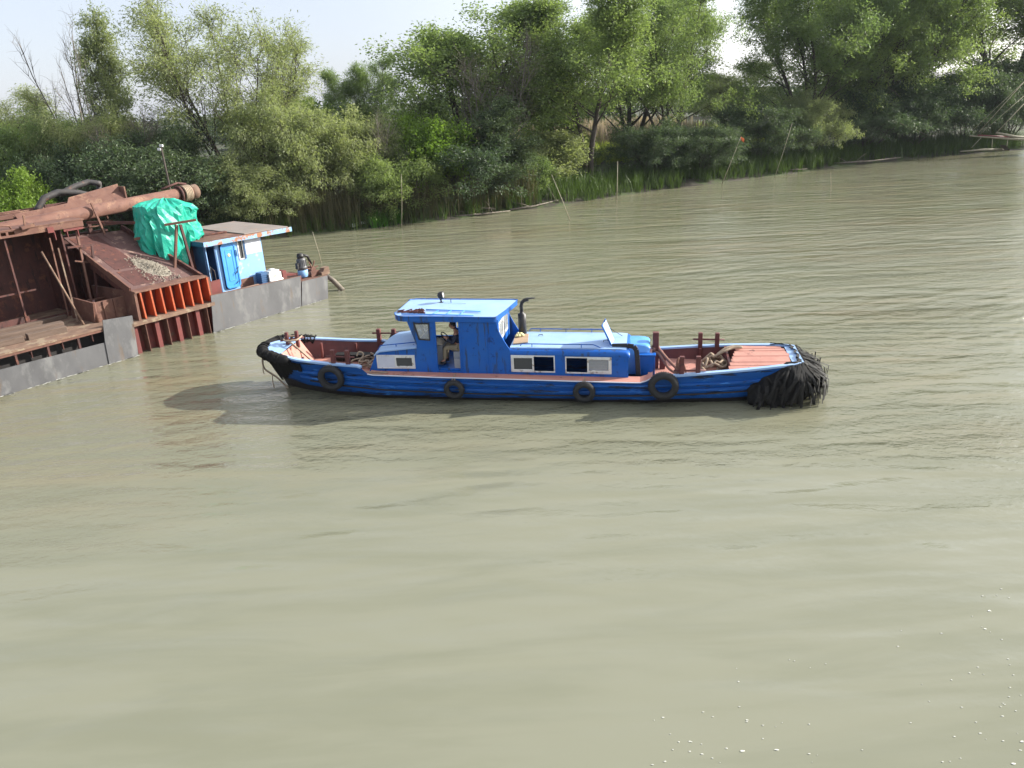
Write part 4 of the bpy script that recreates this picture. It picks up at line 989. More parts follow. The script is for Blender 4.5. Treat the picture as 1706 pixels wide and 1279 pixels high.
rope_obj('bow_hawser', [(-7.9, -.38, .46), (-7.92, -.40, .25), (-7.9, -.40, .02)], .016, 'rope', 'knotted rope tail below the bow hawser')
rm = MB(); rm.tube([(-6.1, .35, .80), (-5.4, .42, .81), (-4.6, .50, .80)], [.10, .12, .11], 12); rm.tube([(-6.0, .62, .78), (-5.2, .70, .80), (-4.55, .72, .78)], [.09, .10, .10], 12); rm.box((-6.0, .30, .90), (-4.7, .6, .93))
o = rm.build('rolled_matting', M['rubber_worn'], frame=BF, origin=(-5.3, .5, .68)); tag(o, 'dark rolled matting lying in the fore well of the blue boat', 'matting')
hp = heap('net_heap', (-4.75, .05, .68), .38, .45, .25, 50, .026, 'rope', 'small heap of tan rope on the fore deck against the fore cabin', 12)
# debris and ladder on the wheelhouse roof
dbm = MB(); g_ = random.Random(3)
for i in range(26):
    u = g_.uniform(-3.3, -2.62); v = -.62 + g_.gauss(0, .06); z = rz(u, v) + .03; a = g_.uniform(-.6, .6); l = g_.uniform(.05, .16)
    dbm.beam((u - l, v - l * a, z), (u + l, v + l * a, z + g_.uniform(0, .07)), .03, .03)
o = dbm.build('rusty_chain', M['oxide_dark'], frame=BF, origin=(-3.0, -.62, rz(-3, -.62))); tag(o, 'small heap of rusty chain on the front of the wheelhouse roof', 'chain')
ldr = MB()
ldr.tube([(-2.55, -.48, rz(-2.55, -.48) + .05), (-.85, -.62, rz(-.85, -.62) + .06)], .02, 6); ldr.tube([(-3.2, -.86, rz(-3.2, -.86) + .05), (-1.0, -.92, rz(-1, -.92) + .05)], .02, 6)
for q in (.25, .5, .75): ldr.tube([(-2.55 + 1.6 * q, -.5 - .13 * q, rz(-2, -.5) + .045), (-2.7 + 1.7 * q, -.87 - .04 * q, rz(-2, -.87) + .05)], .014, 6)
o = ldr.build('ladder', M['mid_blue'], frame=BF, origin=(-2, -.7, rz(-2, -.7))); tag(o, 'light ladder lying along the near edge of the wheelhouse roof', 'ladder')
bd = MB(); bd.hexa([(.06, -.62, 1.60), (.50, -.50, 1.61), (.42, .20, 1.66), (.02, .10, 1.65), (.06, -.62, 1.63), (.50, -.50, 1.64), (.42, .20, 1.69), (.02, .10, 1.68)])
o = bd.build('wooden_board', M['wood'], frame=BF, origin=(.25, -.2, 1.60), bevel=.005); tag(o, 'bare wooden board lying on the cabin roof behind the wheelhouse', 'board')
cl = MB(); g_ = random.Random(8)
for i in range(7):
    c = Vector((g_.uniform(.02, .40), g_.uniform(-.12, .12), 1.71)); r = g_.uniform(.05, .09)
    cl.lathe(c - Vector((0, 0, r * .6)), (g_.gauss(0, .2), g_.gauss(0, .2), 1), [(0, 0), (r * .8, .01), (r, r * .5), (r * .7, r * 1.1), (0, r * 1.35)], 9)
o = cl.build('yellow_cloth', M['cloth_yellow'], frame=BF, origin=(.2, 0, 1.68), weld=False); tag(o, 'crumpled pale yellow cloth on the wooden board behind the wheelhouse', 'cloth')
# ------------------------------------------------------------------ wheelhouse interior and the seated person
co = MB(); co.box((-2.46, -.55, FL), (-2.12, .20, 1.50)); co.box((-2.50, -.58, 1.50), (-2.09, .23, 1.53)); co.build('console', M['grey'], boat, bevel=.01)
cs2 = MB(); cs2.box((-1.70, -.86, FL), (-1.50, -.78, 1.22)); cs2.build('step_box', M['grey'], boat, bevel=.008)
wl_ = MB(); wl_.torus((-2.10, -.18, 1.68), (.75, 0, .6), .19, .016, 26, 8); wl_.tube([(-2.16, -.18, 1.52), (-2.10, -.18, 1.68)], .02, 8)
for k in range(3):
    a = k * 2.094; x = Vector((0, 1, 0)); y = Vector((-.6, 0, .75)).normalized(); wl_.tube([(-2.10, -.18, 1.68), Vector((-2.10, -.18, 1.68)) + (x * math.cos(a) + y * math.sin(a)) * .19], .01, 6)
wl_.build('steering_wheel', M['black'], boat)
M['khaki'] = mat('khaki_cloth', (.30, .25, .17), .85, col2=(.24, .20, .13), nscale=6, bump=.006, bscale=14)
M['beige'] = mat('beige_canvas', (.62, .55, .42), .85, col2=(.52, .46, .34), nscale=5, bump=.01, bscale=9)
M['navy'] = mat('navy_jacket', (.018, .024, .05), .8, col2=(.012, .016, .034), nscale=7, bump=.006, bscale=14)
M['skin'] = mat('skin', (.50, .27, .19), .55, col2=(.44, .22, .15), nscale=8)
M['hair'] = mat('black_hair', (.012, .010, .009), .5, bump=.006, bscale=60)
sb = MB(); sb.box((-1.74, -.76, FL), (-1.32, -.12, 1.40)); sb.build('seat_box', M['grey'], boat, bevel=.015)
# canvas bundle on the console
cv = MB(); rows = []
for k in range(9):
    q = k / 8; rows.append([(-2.44 + .32 * q, -.52 + .5 * j / 7, 1.535 + .20 * math.sin(math.pi * min(1, .12 + q * .85)) * (.8 + .2 * math.sin(j * 1.7 + k)) * (math.sin(math.pi * (j + .35) / 7.7))) for j in range(8)])
cv.grid(rows); o = cv.build('canvas_bundle', M['beige'], frame=BF, origin=(-2.1, -.3, 1.58)); o.modifiers.new('t', 'SOLIDIFY').thickness = .02
tag(o, 'folded beige canvas bundle on the grey console inside the wheelhouse door', 'canvas')

def skin(name, pts, edges, radii, material, parent, root=0, sub=2):
    me = bpy.data.meshes.new(name); me.from_pydata([tuple(p) for p in pts], edges, []); me.materials.append(material)
    o = bpy.data.objects.new(name, me); COL.objects.link(o); o.parent = parent
    m = o.modifiers.new('skin', 'SKIN'); m.use_smooth_shade = True
    for i, v in enumerate(me.skin_vertices[0].data):
        r = radii[i]; v.radius = r if isinstance(r, tuple) else (r, r); v.use_root = (i == root)
    s = o.modifiers.new('sub', 'SUBSURF'); s.levels = sub; s.render_levels = sub
    return o
# faces the bow (-x), sitting on the seat box: local coordinates relative to the seat top
ps = on_boat('person', 'person in a dark navy jacket and khaki trousers sitting in the wheelhouse doorway', 'person', (-1.60, -.50, 1.40))
# body with arms and legs as one skinned figure: 0 pelvis ...
J = [(0, 0, .08), (-.02, 0, .24), (-.05, 0, .40), (-.07, 0, .50), (-.09, 0, .58), (-.12, 0, .66),      # pelvis, belly, chest, shoulders, neck, head base
     (-.06, -.17, .48), (-.14, -.22, .26), (-.34, -.12, .36), (-.40, -.08, .42),                         # near arm: shoulder, elbow, wrist, palm
     (-.06, .17, .48), (-.16, .22, .27), (-.38, .12, .33), (-.45, .09, .36),
     (-.06, -.10, .09), (-.42, -.13, .10), (-.46, -.13, -.30), (-.58, -.14, -.38),                       # near leg: hip, knee, ankle, toe
     (-.06, .10, .09), (-.44, .12, .11), (-.44, .12, -.30), (-.56, .12, -.38)]
Ed = [(0, 1), (1, 2), (2, 3), (3, 4), (4, 5), (3, 6), (6, 7), (7, 8), (8, 9), (3, 10), (10, 11), (11, 12), (12, 13), (0, 14), (14, 15), (15, 16), (16, 17), (0, 18), (18, 19), (19, 20), (20, 21)]
rad = [(.15, .12), (.14, .11), (.16, .12), (.13, .10), .055, .06, .075, .05, .034, .036, .075, .05, .034, .036, .095, .066, .042, .04, .095, .066, .042, .04]
skin('body', J, Ed, rad, M['skin'], ps)
top = list(range(0, 4)) + [6, 7, 8, 10, 11, 12]; ix = {k: i for i, k in enumerate(top)}
skin('jacket', [J[k] for k in top], [(ix[a], ix[b]) for a, b in Ed if a in ix and b in ix], [tuple(x + .018 for x in rad[k]) if isinstance(rad[k], tuple) else rad[k] + .016 for k in top], M['navy'], ps)
bot = [0, 14, 15, 16, 18, 19, 20]; ix = {k: i for i, k in enumerate(bot)}
skin('trousers', [J[k] for k in bot], [(ix[a], ix[b]) for a, b in Ed if a in ix and b in ix], [(.165, .135), .108, .08, .058, .108, .08, .058], M['khaki'], ps)
for a, b in ((16, 17), (20, 21)):
    p, q = Vector(J[a]), Vector(J[b])
    skin('shoe', [p + Vector((.05, 0, -.07)), p + Vector((-.03, 0, -.065)), q + Vector((-.02, 0, -.0))], [(0, 1), (1, 2)], [.05, .055, .042], M['black'], ps, 1, 2)
# head with face
hd = MB(); hc = Vector((-.17, 0, .76)); rows = []
for i in range(13):
    la = -math.pi / 2 + math.pi * i / 12; z = math.sin(la); c = math.cos(la); r_ = []
    for k in range(18):
        a = 2 * math.pi * k / 18; x = c * math.cos(a); y = c * math.sin(a)
        fx = -x * .098; fy = y * .076; fz = z * .122
        if x > 0 and z < -.2: fx *= 1 - .25 * (-z - .2); fy *= 1 - .35 * (-z - .2)
        if x > .9 and -.35 < z < .05: fx -= .018           # nose
        if .55 < x < .93 and 0 < z < .3: fx += .008         # eye sockets
        r_.append(hc + Vector((fx, fy, fz)))
    rows.append(r_)
hd.grid(rows, True, True); ho = hd.build('head', M['skin'], ps)
hr = MB(); rows = []
for i in range(9):
    la = -.15 + (math.pi / 2 + .15) * i / 8; r_ = []
    for k in range(18):
        a = 2 * math.pi * k / 18; x = math.cos(a); lo = la if x < .35 else max(la, .55 + .0 * x)
        r_.append(hc + Vector((-math.cos(lo) * x * .108, math.cos(lo) * math.sin(a) * .086, math.sin(lo) * .134)))
    rows.append(r_)
hr.grid(rows, True, True).build('hair', M['hair'], ho)
for sg in (-1, 1): MB().lathe(hc + Vector((-.088, sg * .032, .018)), (-1, 0, 0), [(0, .006), (.010, .002), (.011, 0)], 10).build('eye', M['hair'], ho)
MB().box(hc + Vector((-.094, -.024, -.062)), hc + Vector((-.086, .024, -.054))).build('mouth', M['hair'], ho)
for sg in (-1, 1): MB().torus(hc + Vector((.005, sg * .078, -.005)), (0, 1, 0), .02, .009, 12, 6).build('ear', M['skin'], ho)
# hands: palm and five fingers each, curled on the wheel / knee
for (w, p) in ((8, 9), (12, 13)):
    a, b = Vector(J[w]), Vector(J[p]); d = (b - a).normalized(); sd_ = d.cross(Vector((0, 0, 1))).normalized(); pts = [a, b]; ed = [(0, 1)]; rd = [.03, .034]
    for i, (o_, l) in enumerate(((-.03, .06), (-.01, .072), (.01, .068), (.03, .052))):
        k = len(pts); q = b + sd_ * o_ + d * .02; pts += [q, q + d * l * .5 + Vector((0, 0, -.008)), q + d * l * .8 + Vector((0, 0, -.04))]; ed += [(1, k), (k, k + 1), (k + 1, k + 2)]; rd += [.010, .009, .008]
    k = len(pts); q = b + sd_ * (-.035) - d * .02; pts += [q, q - sd_ * .02 + d * .03 + Vector((0, 0, -.02))]; ed += [(1, k), (k, k + 1)]; rd += [.012, .010]
    skin('hand', pts, ed, rd, M['skin'], ps, 0, 1)
# ------------------------------------------------------------------ rusty dredging barge on the left (local axes: x along its side towards the far end, y inboard)
GF = Matrix.Translation((-14.82, 26.95, 0)) @ Matrix.Rotation(R(53.31), 4, 'Z')
M['rust'] = mat('brown_rusty_steel', (.150, .072, .050), .78, col2=(.11, .048, .034), nscale=2, patch=(.20, .11, .07), pscale=2.5, pamt=.45, patch2=(.09, .04, .03), p2scale=5, p2amt=.4, bump=.006, bscale=14)
M['rust_dark'] = mat('dark_rusty_steel', (.085, .030, .024), .75, col2=(.055, .020, .017), nscale=2, patch=(.14, .05, .03), pscale=3, pamt=.4, patch2=(.03, .014, .012), p2scale=4, p2amt=.4, p2stretch=(2, 2, .4))
M['rust_red'] = mat('dark_red_primer', (.15, .030, .025), .6, col2=(.10, .022, .02), nscale=2.5, patch=(.09, .05, .035), pscale=4, pamt=.35)
M['orange'] = mat('orange_primer', (.46, .10, .035), .6, col2=(.36, .07, .028), nscale=3, patch=(.30, .09, .04), pscale=5, pamt=.35)
M['galv'] = mat('grey_steel_plate', (.125, .125, .13), .5, col2=(.09, .09, .095), nscale=1.1, stretch=(1, 1, .5), patch=(.18, .18, .18), pscale=1.4, pamt=.5, patch2=(.13, .09, .06), p2scale=2.2, p2amt=.34, p2stretch=(1.2, 1.2, .25), metal=.35, soft=.14)
M['deck_rust'] = mat('sandy_rust_deck', (.20, .125, .085), .85, col2=(.14, .085, .06), nscale=3, patch=(.25, .19, .13), pscale=2, pamt=.5, bump=.008, bscale=25)
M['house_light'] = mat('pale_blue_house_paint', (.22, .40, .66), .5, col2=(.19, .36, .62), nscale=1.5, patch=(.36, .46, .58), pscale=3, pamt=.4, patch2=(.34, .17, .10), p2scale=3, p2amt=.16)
M['house_dark'] = mat('deep_blue_and_shade', (.035, .10, .22), .55, col2=(.03, .085, .19), nscale=1.5, patch=(.02, .05, .10), pscale=4, pamt=.3)  # darker blue; the front wall and front fascia carry their shade in it
M['door_blue'] = mat('bright_blue_door_paint', (.06, .30, .72), .4, col2=(.05, .26, .65), nscale=2, patch=(.03, .06, .12), pscale=7, pamt=.12)
M['tarp'] = mat('green_tarpaulin', (.010, .36, .25), .42, col2=(.008, .30, .21), nscale=2.5, patch=(.015, .35, .26), pscale=4, pamt=.4, bump=.05, bscale=3.2)
M['roof_sheet'] = mat('grey_roof_sheet', (.24, .205, .18), .6, col2=(.20, .17, .15), nscale=1.5, patch=(.36, .22, .14), pscale=2, pamt=.3)
M['fascia'] = mat('peeling_blue_fascia', (.20, .38, .60), .6, col2=(.24, .40, .58), nscale=3, patch=(.30, .13, .06), pscale=2.2, pamt=.55, patch2=(.40, .30, .22), p2scale=3, p2amt=.4)
M['gravel'] = mat('pale_gravel', (.29, .26, .21), .9, col2=(.20, .175, .14), nscale=18, bump=.03, bscale=26)
M['timber'] = mat('grey_brown_timber', (.15, .105, .08), .85, col2=(.10, .068, .05), nscale=3, stretch=(.4, 3, 3), bump=.006, bscale=18)
M['dark_void'] = mat('near_black', (.02, .017, .016), .8)  # near-black; in the deck gap it stands for shade
M['hose'] = mat('grey_black_hose', (.028, .027, .028), .65, col2=(.05, .042, .038), nscale=4, patch=(.10, .055, .04), pscale=3, pamt=.3)
barge = empty('dredging_barge', 'rusty sand-dredging barge with grey steel side plates and a blue deckhouse', 'barge', GF.translation, GF.to_euler())
B_ = lambda mb, n, m, bev=0.0, parent=None: mb.build(n, M[m], parent or barge, bevel=bev)
# hull
vd = MB(); vd.box((-10, .50, .2), (1.2, .54, 1.30)); B_(vd, 'gap_shade', 'dark_void')  # near-black sheet put in for the shade under the deck edge
h = MB(); h.box((-10, .55, -.5), (1.2, 8.2, 1.28)); h.box((1.2, .38, -.5), (4.6, 8.2, 1.16)); h.box((4.6, .06, -.5), (10.55, 8.2, .98)); bh = B_(h, 'hull', 'rust_red')
d = MB(); d.box((-10, -.02, 1.31), (1.30, 8.1, 1.375)); B_(d, 'left_deck_plate', 'deck_rust')
d = MB(); d.box((4.62, .08, .985), (10.6, 8.1, 1.05)); B_(d, 'right_deck_plate', 'rust')
# grey side plates, each sheet a part
def plate(pts, y=0., m='galv'): B_(MB().prism(pts, lambda a, c, v: (a, v, c), y - .03, y + .0), 'side_plate', m)
plate([(-10, -.4), (.03, -.4), (.10, .82), (-3.4, .88), (-10, 1.0)])
plate([(.04, -.4), (1.16, -.4), (1.30, 1.54), (.20, 1.64), (.10, .85)], -.035)
plate([(4.42, -.4), (8.98, -.4), (9.24, 1.36), (4.66, 1.52)], -.005)
plate([(9.0, -.4), (10.58, -.4), (10.78, 1.08), (9.27, 1.12)], -.012)
ed = MB(); ed.beam((4.66, -.02, 1.53), (9.24, -.02, 1.37), .05, .02); ed.beam((9.27, -.03, 1.13), (10.78, -.03, 1.09), .05, .02); ed.box((10.55, -.02, -.4), (10.62, 2.5, 1.05)); B_(ed, 'edge_strip', 'rust')
# deck struts over the open gap
for k in range(9):
    s = -3.9 + k * .52
    if k % 2 == 0: B_(MB().box((s, .02, .5), (s + .07, .12, 1.31)), 'strut', 'rust_dark')
    else: B_(MB().prism([(0, 1.31), (0, .95), (.45, 1.31)], lambda a, c, v: (v, .04 + a, c), s, s + .025), 'bracket', 'rust_dark')
d = MB(); d.box((-10, .0, 1.22), (1.2, .03, 1.31)); B_(d, 'deck_edge', 'rust')
# ribbed hull bay
for k in range(8):
    s = 1.30 + k * .44; w = .025 if k % 2 else .17
    B_(MB().box((s, .0 if k % 2 else .12, -.4), (s + w, .40, 1.17)), 'hull_rib', 'rust_red' if k % 2 == 0 else 'rust', .004)
d = MB(); d.box((1.22, -.06, 1.175), (4.75, .95, 1.235)); d.box((1.22, -.065, 1.10), (4.75, -.045, 1.24)); B_(d, 'ledge', 'deck_rust')
# orange hopper front
d = MB(); d.prism([(.75, 1.236), (.78, 1.236), (.42, 2.30), (.38, 2.30)], lambda a, c, v: (v, a, c), 1.72, 4.70); B_(d, 'hopper_front', 'rust_red')
for k in range(8):
    s = 1.78 + k * .405 + .10
    B_(MB().prism([(.16, 1.24), (.78, 1.24), (.40, 2.28), (.10, 2.28), (.14, 2.12)], lambda a, c, v: (v + (c - 1.24) * -.06, a, c), s, s + .035), 'hopper_fin', 'orange', .004)
    B_(MB().prism([(.10, 1.24), (.16, 1.24), (.10, 2.28), (.03, 2.28)], lambda a, c, v: (v + (c - 1.24) * -.06, a, c), s - .015, s + .05), 'fin_flange', 'orange', .004)
d = MB(); d.hexa([(1.62, .02, 2.28), (4.70, .02, 2.26), (4.70, .50, 2.30), (1.62, .50, 2.32), (1.62, .02, 2.34), (4.70, .02, 2.32), (4.70, .50, 2.36), (1.62, .50, 2.38)]); B_(d, 'hopper_top_flange', 'rust', .006)
d = MB(); d.prism([(.10, 1.24), (3.2, 1.38), (3.2, 2.30), (.40, 2.35), (.05, 2.30)], lambda a, c, v: (v, a, c), 1.60, 1.70); d.prism([(.10, 1.24), (3.2, 1.38), (3.2, 2.1), (.40, 2.25), (.05, 2.25)], lambda a, c, v: (v, a, c), 4.72, 4.80); B_(d, 'hopper_side', 'rust')
d = MB(); d.prism([(.9, 1.376), (2.6, 1.376), (2.4, 2.2), (.7, 2.15)], lambda a, c, v: (v, a, c), .35, .42); d.box((.42, .85, 1.376), (1.6, .92, 2.12)); d.tube([(.45, .86, 1.38), (.45, .86, 2.15)], .06, 8); B_(d, 'hopper_wing', 'rust')
for s in (.75, 1.15): B_(MB().box((s, .80, 1.4), (s + .06, .85, 2.1)), 'wing_rib', 'rust')
# screening chute: sloped plate with raised sides and patches
def chute_pt(q, w, lift=0.0): # q along the slope from bottom, w across
    a = Vector((1.68, .42, 2.39)).lerp(Vector((4.60, .42, 2.24)), w); b = Vector((1.38, 4.0, 4.17)).lerp(Vector((3.76, 4.0, 4.09)), w)
    return a.lerp(b, q) + Vector((0, -.44, .9)) * lift
def slab(q0, q1, w0, w1, l0, l1, mb=None):
    mb = mb or MB(); return mb.hexa([chute_pt(q0, w0, l0), chute_pt(q0, w1, l0), chute_pt(q1, w1, l0), chute_pt(q1, w0, l0), chute_pt(q0, w0, l1), chute_pt(q0, w1, l1), chute_pt(q1, w1, l1), chute_pt(q1, w0, l1)])
M['chute'] = mat('brown_screen_plate', (.115, .062, .055), .8, col2=(.085, .044, .04), nscale=1.3, patch=(.22, .14, .11), pscale=2.5, pamt=.4, bump=.008, bscale=30)
ch = slab(-.02, 1, 0, 1, -.05, 0); co_ = B_(ch, 'chute', 'chute')
slab(-.02, 1.02, .985, 1.02, -.05, .20).build('chute_side', M['rust_dark'], co_); slab(-.02, .30, -.03, -.005, -.15, .14).build('chute_side', M['rust'], co_); slab(.30, .62, -.03, -.005, -.12, .10).build('chute_side', M['rust'], co_)
for q0, q1, w0, w1 in ((.62, .96, .05, .5), (.42, .75, .55, .93), (.34, .62, .12, .5), (.76, .97, .6, .95), (.05, .3, .1, .45)): slab(q0, q1, w0, w1, 0, .012).build('patch_plate', M['chute' if w0 > .3 else 'rust_dark'], co_)
d = MB(); slab(.0, .6, .0, .04, -.45, -.05, d); B_(d, 'chute_girder', 'rust_dark')
# gravel lying on the chute
gv = MB(); g_ = random.Random(2)
for i in range(900):
    a = g_.uniform(0, 6.28); r = abs(g_.gauss(0, .55)); q = .30 + .17 * r * math.sin(a) - .09 * r * math.cos(a); w = .60 + .18 * r * math.cos(a) + .04 * r * math.sin(a); hgt = max(0, .13 * (1 - r * 1.1)) * g_.random()
    if i > 700: q = g_.uniform(.02, .5); w = .55 + .4 * (g_.random() - .5) * (1.2 - q)
    c = chute_pt(q, min(w, .96), hgt + .01); s = g_.uniform(.012, .026)
    gv.hexa([c + Vector((g_.uniform(.6, 1.2) * x * s, g_.uniform(.6, 1.2) * y * s, g_.uniform(.5, 1) * z * s)) for x, y, z in ((-1, -1, -1), (1, -1, -1), (1, 1, -1), (-1, 1, -1), (-1, -1, 1), (1, -1, 1), (1, 1, 1), (-1, 1, 1))])
rows = [[chute_pt(.30 + .17 * rr_ * math.sin(a) - .09 * rr_ * math.cos(a), .60 + .18 * rr_ * math.cos(a) + .04 * rr_ * math.sin(a), .085 * (1 - rr_) + .004) for a in np.linspace(0, 6.28, 20)[:-1]] for rr_ in (1.0, .75, .5, .25, .01)]
gv.grid(rows, True, True)
o = gv.build('gravel_heap', M['gravel'], frame=GF, origin=chute_pt(.3, .6)); tag(o, 'pale gravel spilled on the sloping brown chute', 'gravel', kind='stuff')
# hopper bin walls at the left
d = MB(); d.box((-10, 4.8, 1.376), (.90, 4.86, 4.88)); d.box((.84, 3.0, 1.376), (.90, 4.8, 4.70)); d.box((-10, 2.96, 1.376), (.84, 3.02, 1.55)); B_(d, 'bin_wall', 'rust_dark')
d = MB(); d.box((.92, 5.0, 1.376), (3.4, 5.06, 4.0)); d.box((.92, 4.9, 4.0), (3.6, 5.1, 4.12)); B_(d, 'dark_backing', 'rust_dark')  # added dark panel, standing in for the dark foliage behind the frames
for s in (-2.6, -1.15, .80): B_(MB().box((s, 2.87, 1.376), (s + .06, 2.95, 4.62)), 'bin_stiffener', 'rust_dark')
d = MB(); d.box((-10, 2.96, 2.6), (-.5, 2.995, 2.66)); d.box((-4, 2.90, 1.40), (-1.0, 2.955, 1.75)); B_(d, 'bin_rail', 'rust_dark')
tb = MB()
tb.panel([(-10, 4.62), (1.65, 4.66), (1.65, 4.88), (-10, 4.92)], [[(-1.25, 4.73), (-1.08, 4.73), (-1.08, 4.85), (-1.25, 4.85)], [(-1.0, 4.73), (-.8, 4.73), (-.8, 4.85), (-1.0, 4.85)]], lambda a, c, v: (a, v, c), 2.72, 2.76)
tb.box((-10, 2.70, 4.885), (1.7, 4.9, 4.925)); B_(tb, 'top_beam', 'rust')
for s in (.55, 1.0, 1.4): B_(MB().prism([(2.76, 4.6), (3.1, 4.6), (2.76, 4.3)], lambda a, c, v: (v, a, c), s, s + .03), 'gusset', 'rust_red')
d = MB(); d.box((.9, 2.76, 4.55), (1.62, 2.80, 4.66)); d.box((.30, 2.66, 4.60), (.52, 2.72, 4.80)); B_(d, 'bracket', 'rust_red')
d = MB(); d.beam((-.45, 2.6, 4.93), (-.4, 2.6, 5.35), .06); d.beam((-.6, 2.62, 4.93), (-.15, 2.62, 4.99), .2, .12); d.tube([(-1.6, 2.7, 5.0), (-1.2, 2.7, 5.1), (-.9, 2.75, 5.05), (-.85, 2.75, 4.93)], .03, 6); d.beam((-3.5, 3.3, 5.30), (-.6, 3.0, 5.32), .12); B_(d, 'beam_fitting', 'rust')
# posts and frames between the bin and the chute
F_ = [((1.42, 2.9, 4.62), (.98, 2.2, 1.38), .075, 'rust'), ((1.72, 2.6, 3.95), (1.35, 2.4, 1.9), .07, 'rust_dark'), ((.55, 2.75, 4.0), (.05, 1.55, 1.40), .05, 'deck_rust'), ((.4, 2.9, 4.4), (.35, 2.9, 1.4), .05, 'rust'),
      ((.8, 2.6, 3.98), (1.85, 2.6, 3.92), .07, 'rust_dark'), ((.95, 2.6, 3.45), (1.9, 2.6, 3.15), .05, 'rust'), ((.85, 2.3, 1.95), (1.7, 2.3, 1.92), .05, 'rust'), ((.8, 2.1, 1.75), (1.5, 2.1, 1.74), .05, 'rust'), ((2.1, 1.6, 2.4), (2.05, 1.6, 3.0), .05, 'rust'),
      ((2.4, 4.05, 4.60), (4.9, 2.2, 4.30), .11, 'rust_dark'), ((4.3, 1.7, 4.33), (5.35, 1.1, 4.40), .09, 'rust'), ((2.55, 4.2, 4.55), (2.55, 4.2, 3.9), .14, 'rust_dark'), ((1.6, 4.1, 4.45), (3.9, 4.1, 4.35), .05, 'rust'), ((1.7, 4.3, 4.62), (3.6, 4.3, 4.5), .04, 'rust'),
      ((4.55, 1.25, 4.32), (4.05, 1.25, 2.45), .09, 'rust'), ((4.65, 1.15, 4.32), (4.80, 1.10, 2.35), .09, 'rust_dark'), ((3.4, 2.6, 3.85), (3.9, 2.5, 3.87), .10, 'rust'), ((2.6, 3.7, 5.35), (2.75, 3.5, 4.1), .07, 'rust'), ((1.35, 5.2, 4.5), (1.1, 5.0, 1.5), .1, 'rust_dark'), ((1.8, 4.2, 1.4), (1.75, 4.2, 3.9), .1, 'rust_dark')]
for a, b, w, m in F_: B_(MB().beam(a, b, w), 'frame_bar', m)
# discharge pipe, with flange plates and the wrapped end
pa, pb = Vector((-10, 4.0, 4.35)), Vector((7.35, 4.0, 5.22)); dr = (pb - pa).normalized()
d = MB(); d.tube([pa, pa.lerp(pb, .5), pb], .27, 22); pp = B_(d, 'discharge_pipe', 'rust')
d = MB(); d.lathe(pb - dr * .15, dr, [(.27, -.05), (.30, 0), (.31, .22), (.27, .26)], 20); d.build('pipe_mouth', M['deck_rust'], pp)
d = MB()
for k in range(5): d.torus(pb - dr * (.30 + k * .07), dr, .31, .045, 24, 8)
d.build('rope_wrap', M['rope'], pp)
d = MB(); d.torus(pb - dr * .78, dr, .32, .06, 24, 8); d.tube([pb - dr * 1.6 + Vector((0, -.1, .36)), pb - dr * .75 + Vector((0, 0, .48)), pb + Vector((0, .1, .36)) - dr * .3], .05, 7); d.build('pipe_collar', M['rust_dark'], pp)
d = MB(); d.hexa([(0.2, 4.55, 4.95), (4.45, 4.45, 5.17), (4.5, 4.75, 5.55), (.2, 4.85, 5.20), (0.2, 4.58, 4.94), (4.45, 4.49, 5.16), (4.5, 4.79, 5.54), (.2, 4.89, 5.19)]); d.hexa([(2.2, 4.80, 5.35), (4.4, 4.80, 5.45), (4.5, 5.0, 5.85), (2.4, 5.0, 5.55), (2.2, 4.84, 5.35), (4.4, 4.84, 5.45), (4.5, 5.04, 5.85), (2.4, 5.04, 5.55)]); d.box((4.46, 4.5, 5.15), (4.52, 5.6, 5.75)); B_(d, 'trough', 'rust')
d = MB(); d.box((1.6, 5.4, 5.0), (4.6, 5.5, 5.35)); d.box((0, 5.6, 4.95), (3.6, 6.4, 5.02)); B_(d, 'trough_back', 'rust_dark')
for k in range(5): B_(MB().tube([(-1.2, 5.0 + k * .35, 5.05 + .02 * k), (3.0, 5.2 + k * .35, 5.12 + .02 * k)], .035, 6), 'lattice_bar', 'rust')
# bent hoses
hs = [[(1.5, 6, 5.1), (1.9, 6, 5.55), (2.5, 6, 5.72), (3.2, 5.8, 5.62), (3.85, 5.6, 5.35)], [(2.6, 6.2, 5.60), (3.3, 6.2, 5.85), (3.9, 6.2, 5.97), (4.3, 6.0, 5.85)], [(4.35, 6.2, 5.9), (4.2, 6.1, 5.5), (4.1, 6.0, 5.2)]]
for p, r in zip(hs, (.13, .12, .1)): B_(MB().tube([Vector(p[max(0, min(len(p) - 1, i // 4))]).lerp(Vector(p[min(len(p) - 1, i // 4 + 1)]), (i % 4) / 4) for i in range(len(p) * 4 - 3)], r, 10), 'hose', 'hose')
B_(MB().tube([(3.84, 5.4, 5.32), (3.95, 5.4, 4.4)], .05, 6), 'hose_post', 'rust')

# deckhouse
ZF, ZT = 1.05, 3.32
hw = MB()
hw.panel([(5.62, ZF), (8.42, ZF), (8.42, ZT), (5.62, ZT)], [[(5.66, 1.25), (6.05, 1.25), (6.05, 3.20), (5.66, 3.20)], [(6.27, 1.30), (6.98, 1.30), (6.98, 3.18), (6.27, 3.18)], [(7.20, 2.42), (7.42, 2.42), (7.42, 3.22), (7.20, 3.22)]], lambda a, c, v: (a, v, c), 1.30, 1.36)
hw.box((8.36, 1.36, ZF), (8.42, 4.9, ZT)); hw.box((5.65, 4.84, ZF), (8.36, 4.9, ZT))
dh = B_(hw, 'deckhouse', 'house_light')
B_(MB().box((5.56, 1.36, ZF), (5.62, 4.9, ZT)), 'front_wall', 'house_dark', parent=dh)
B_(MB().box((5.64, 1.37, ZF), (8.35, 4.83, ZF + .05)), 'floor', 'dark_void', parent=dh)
B_(MB().box((6.12, 1.37, 1.10), (6.22, 4.6, 3.3)), 'inner_wall', 'house_dark', parent=dh)
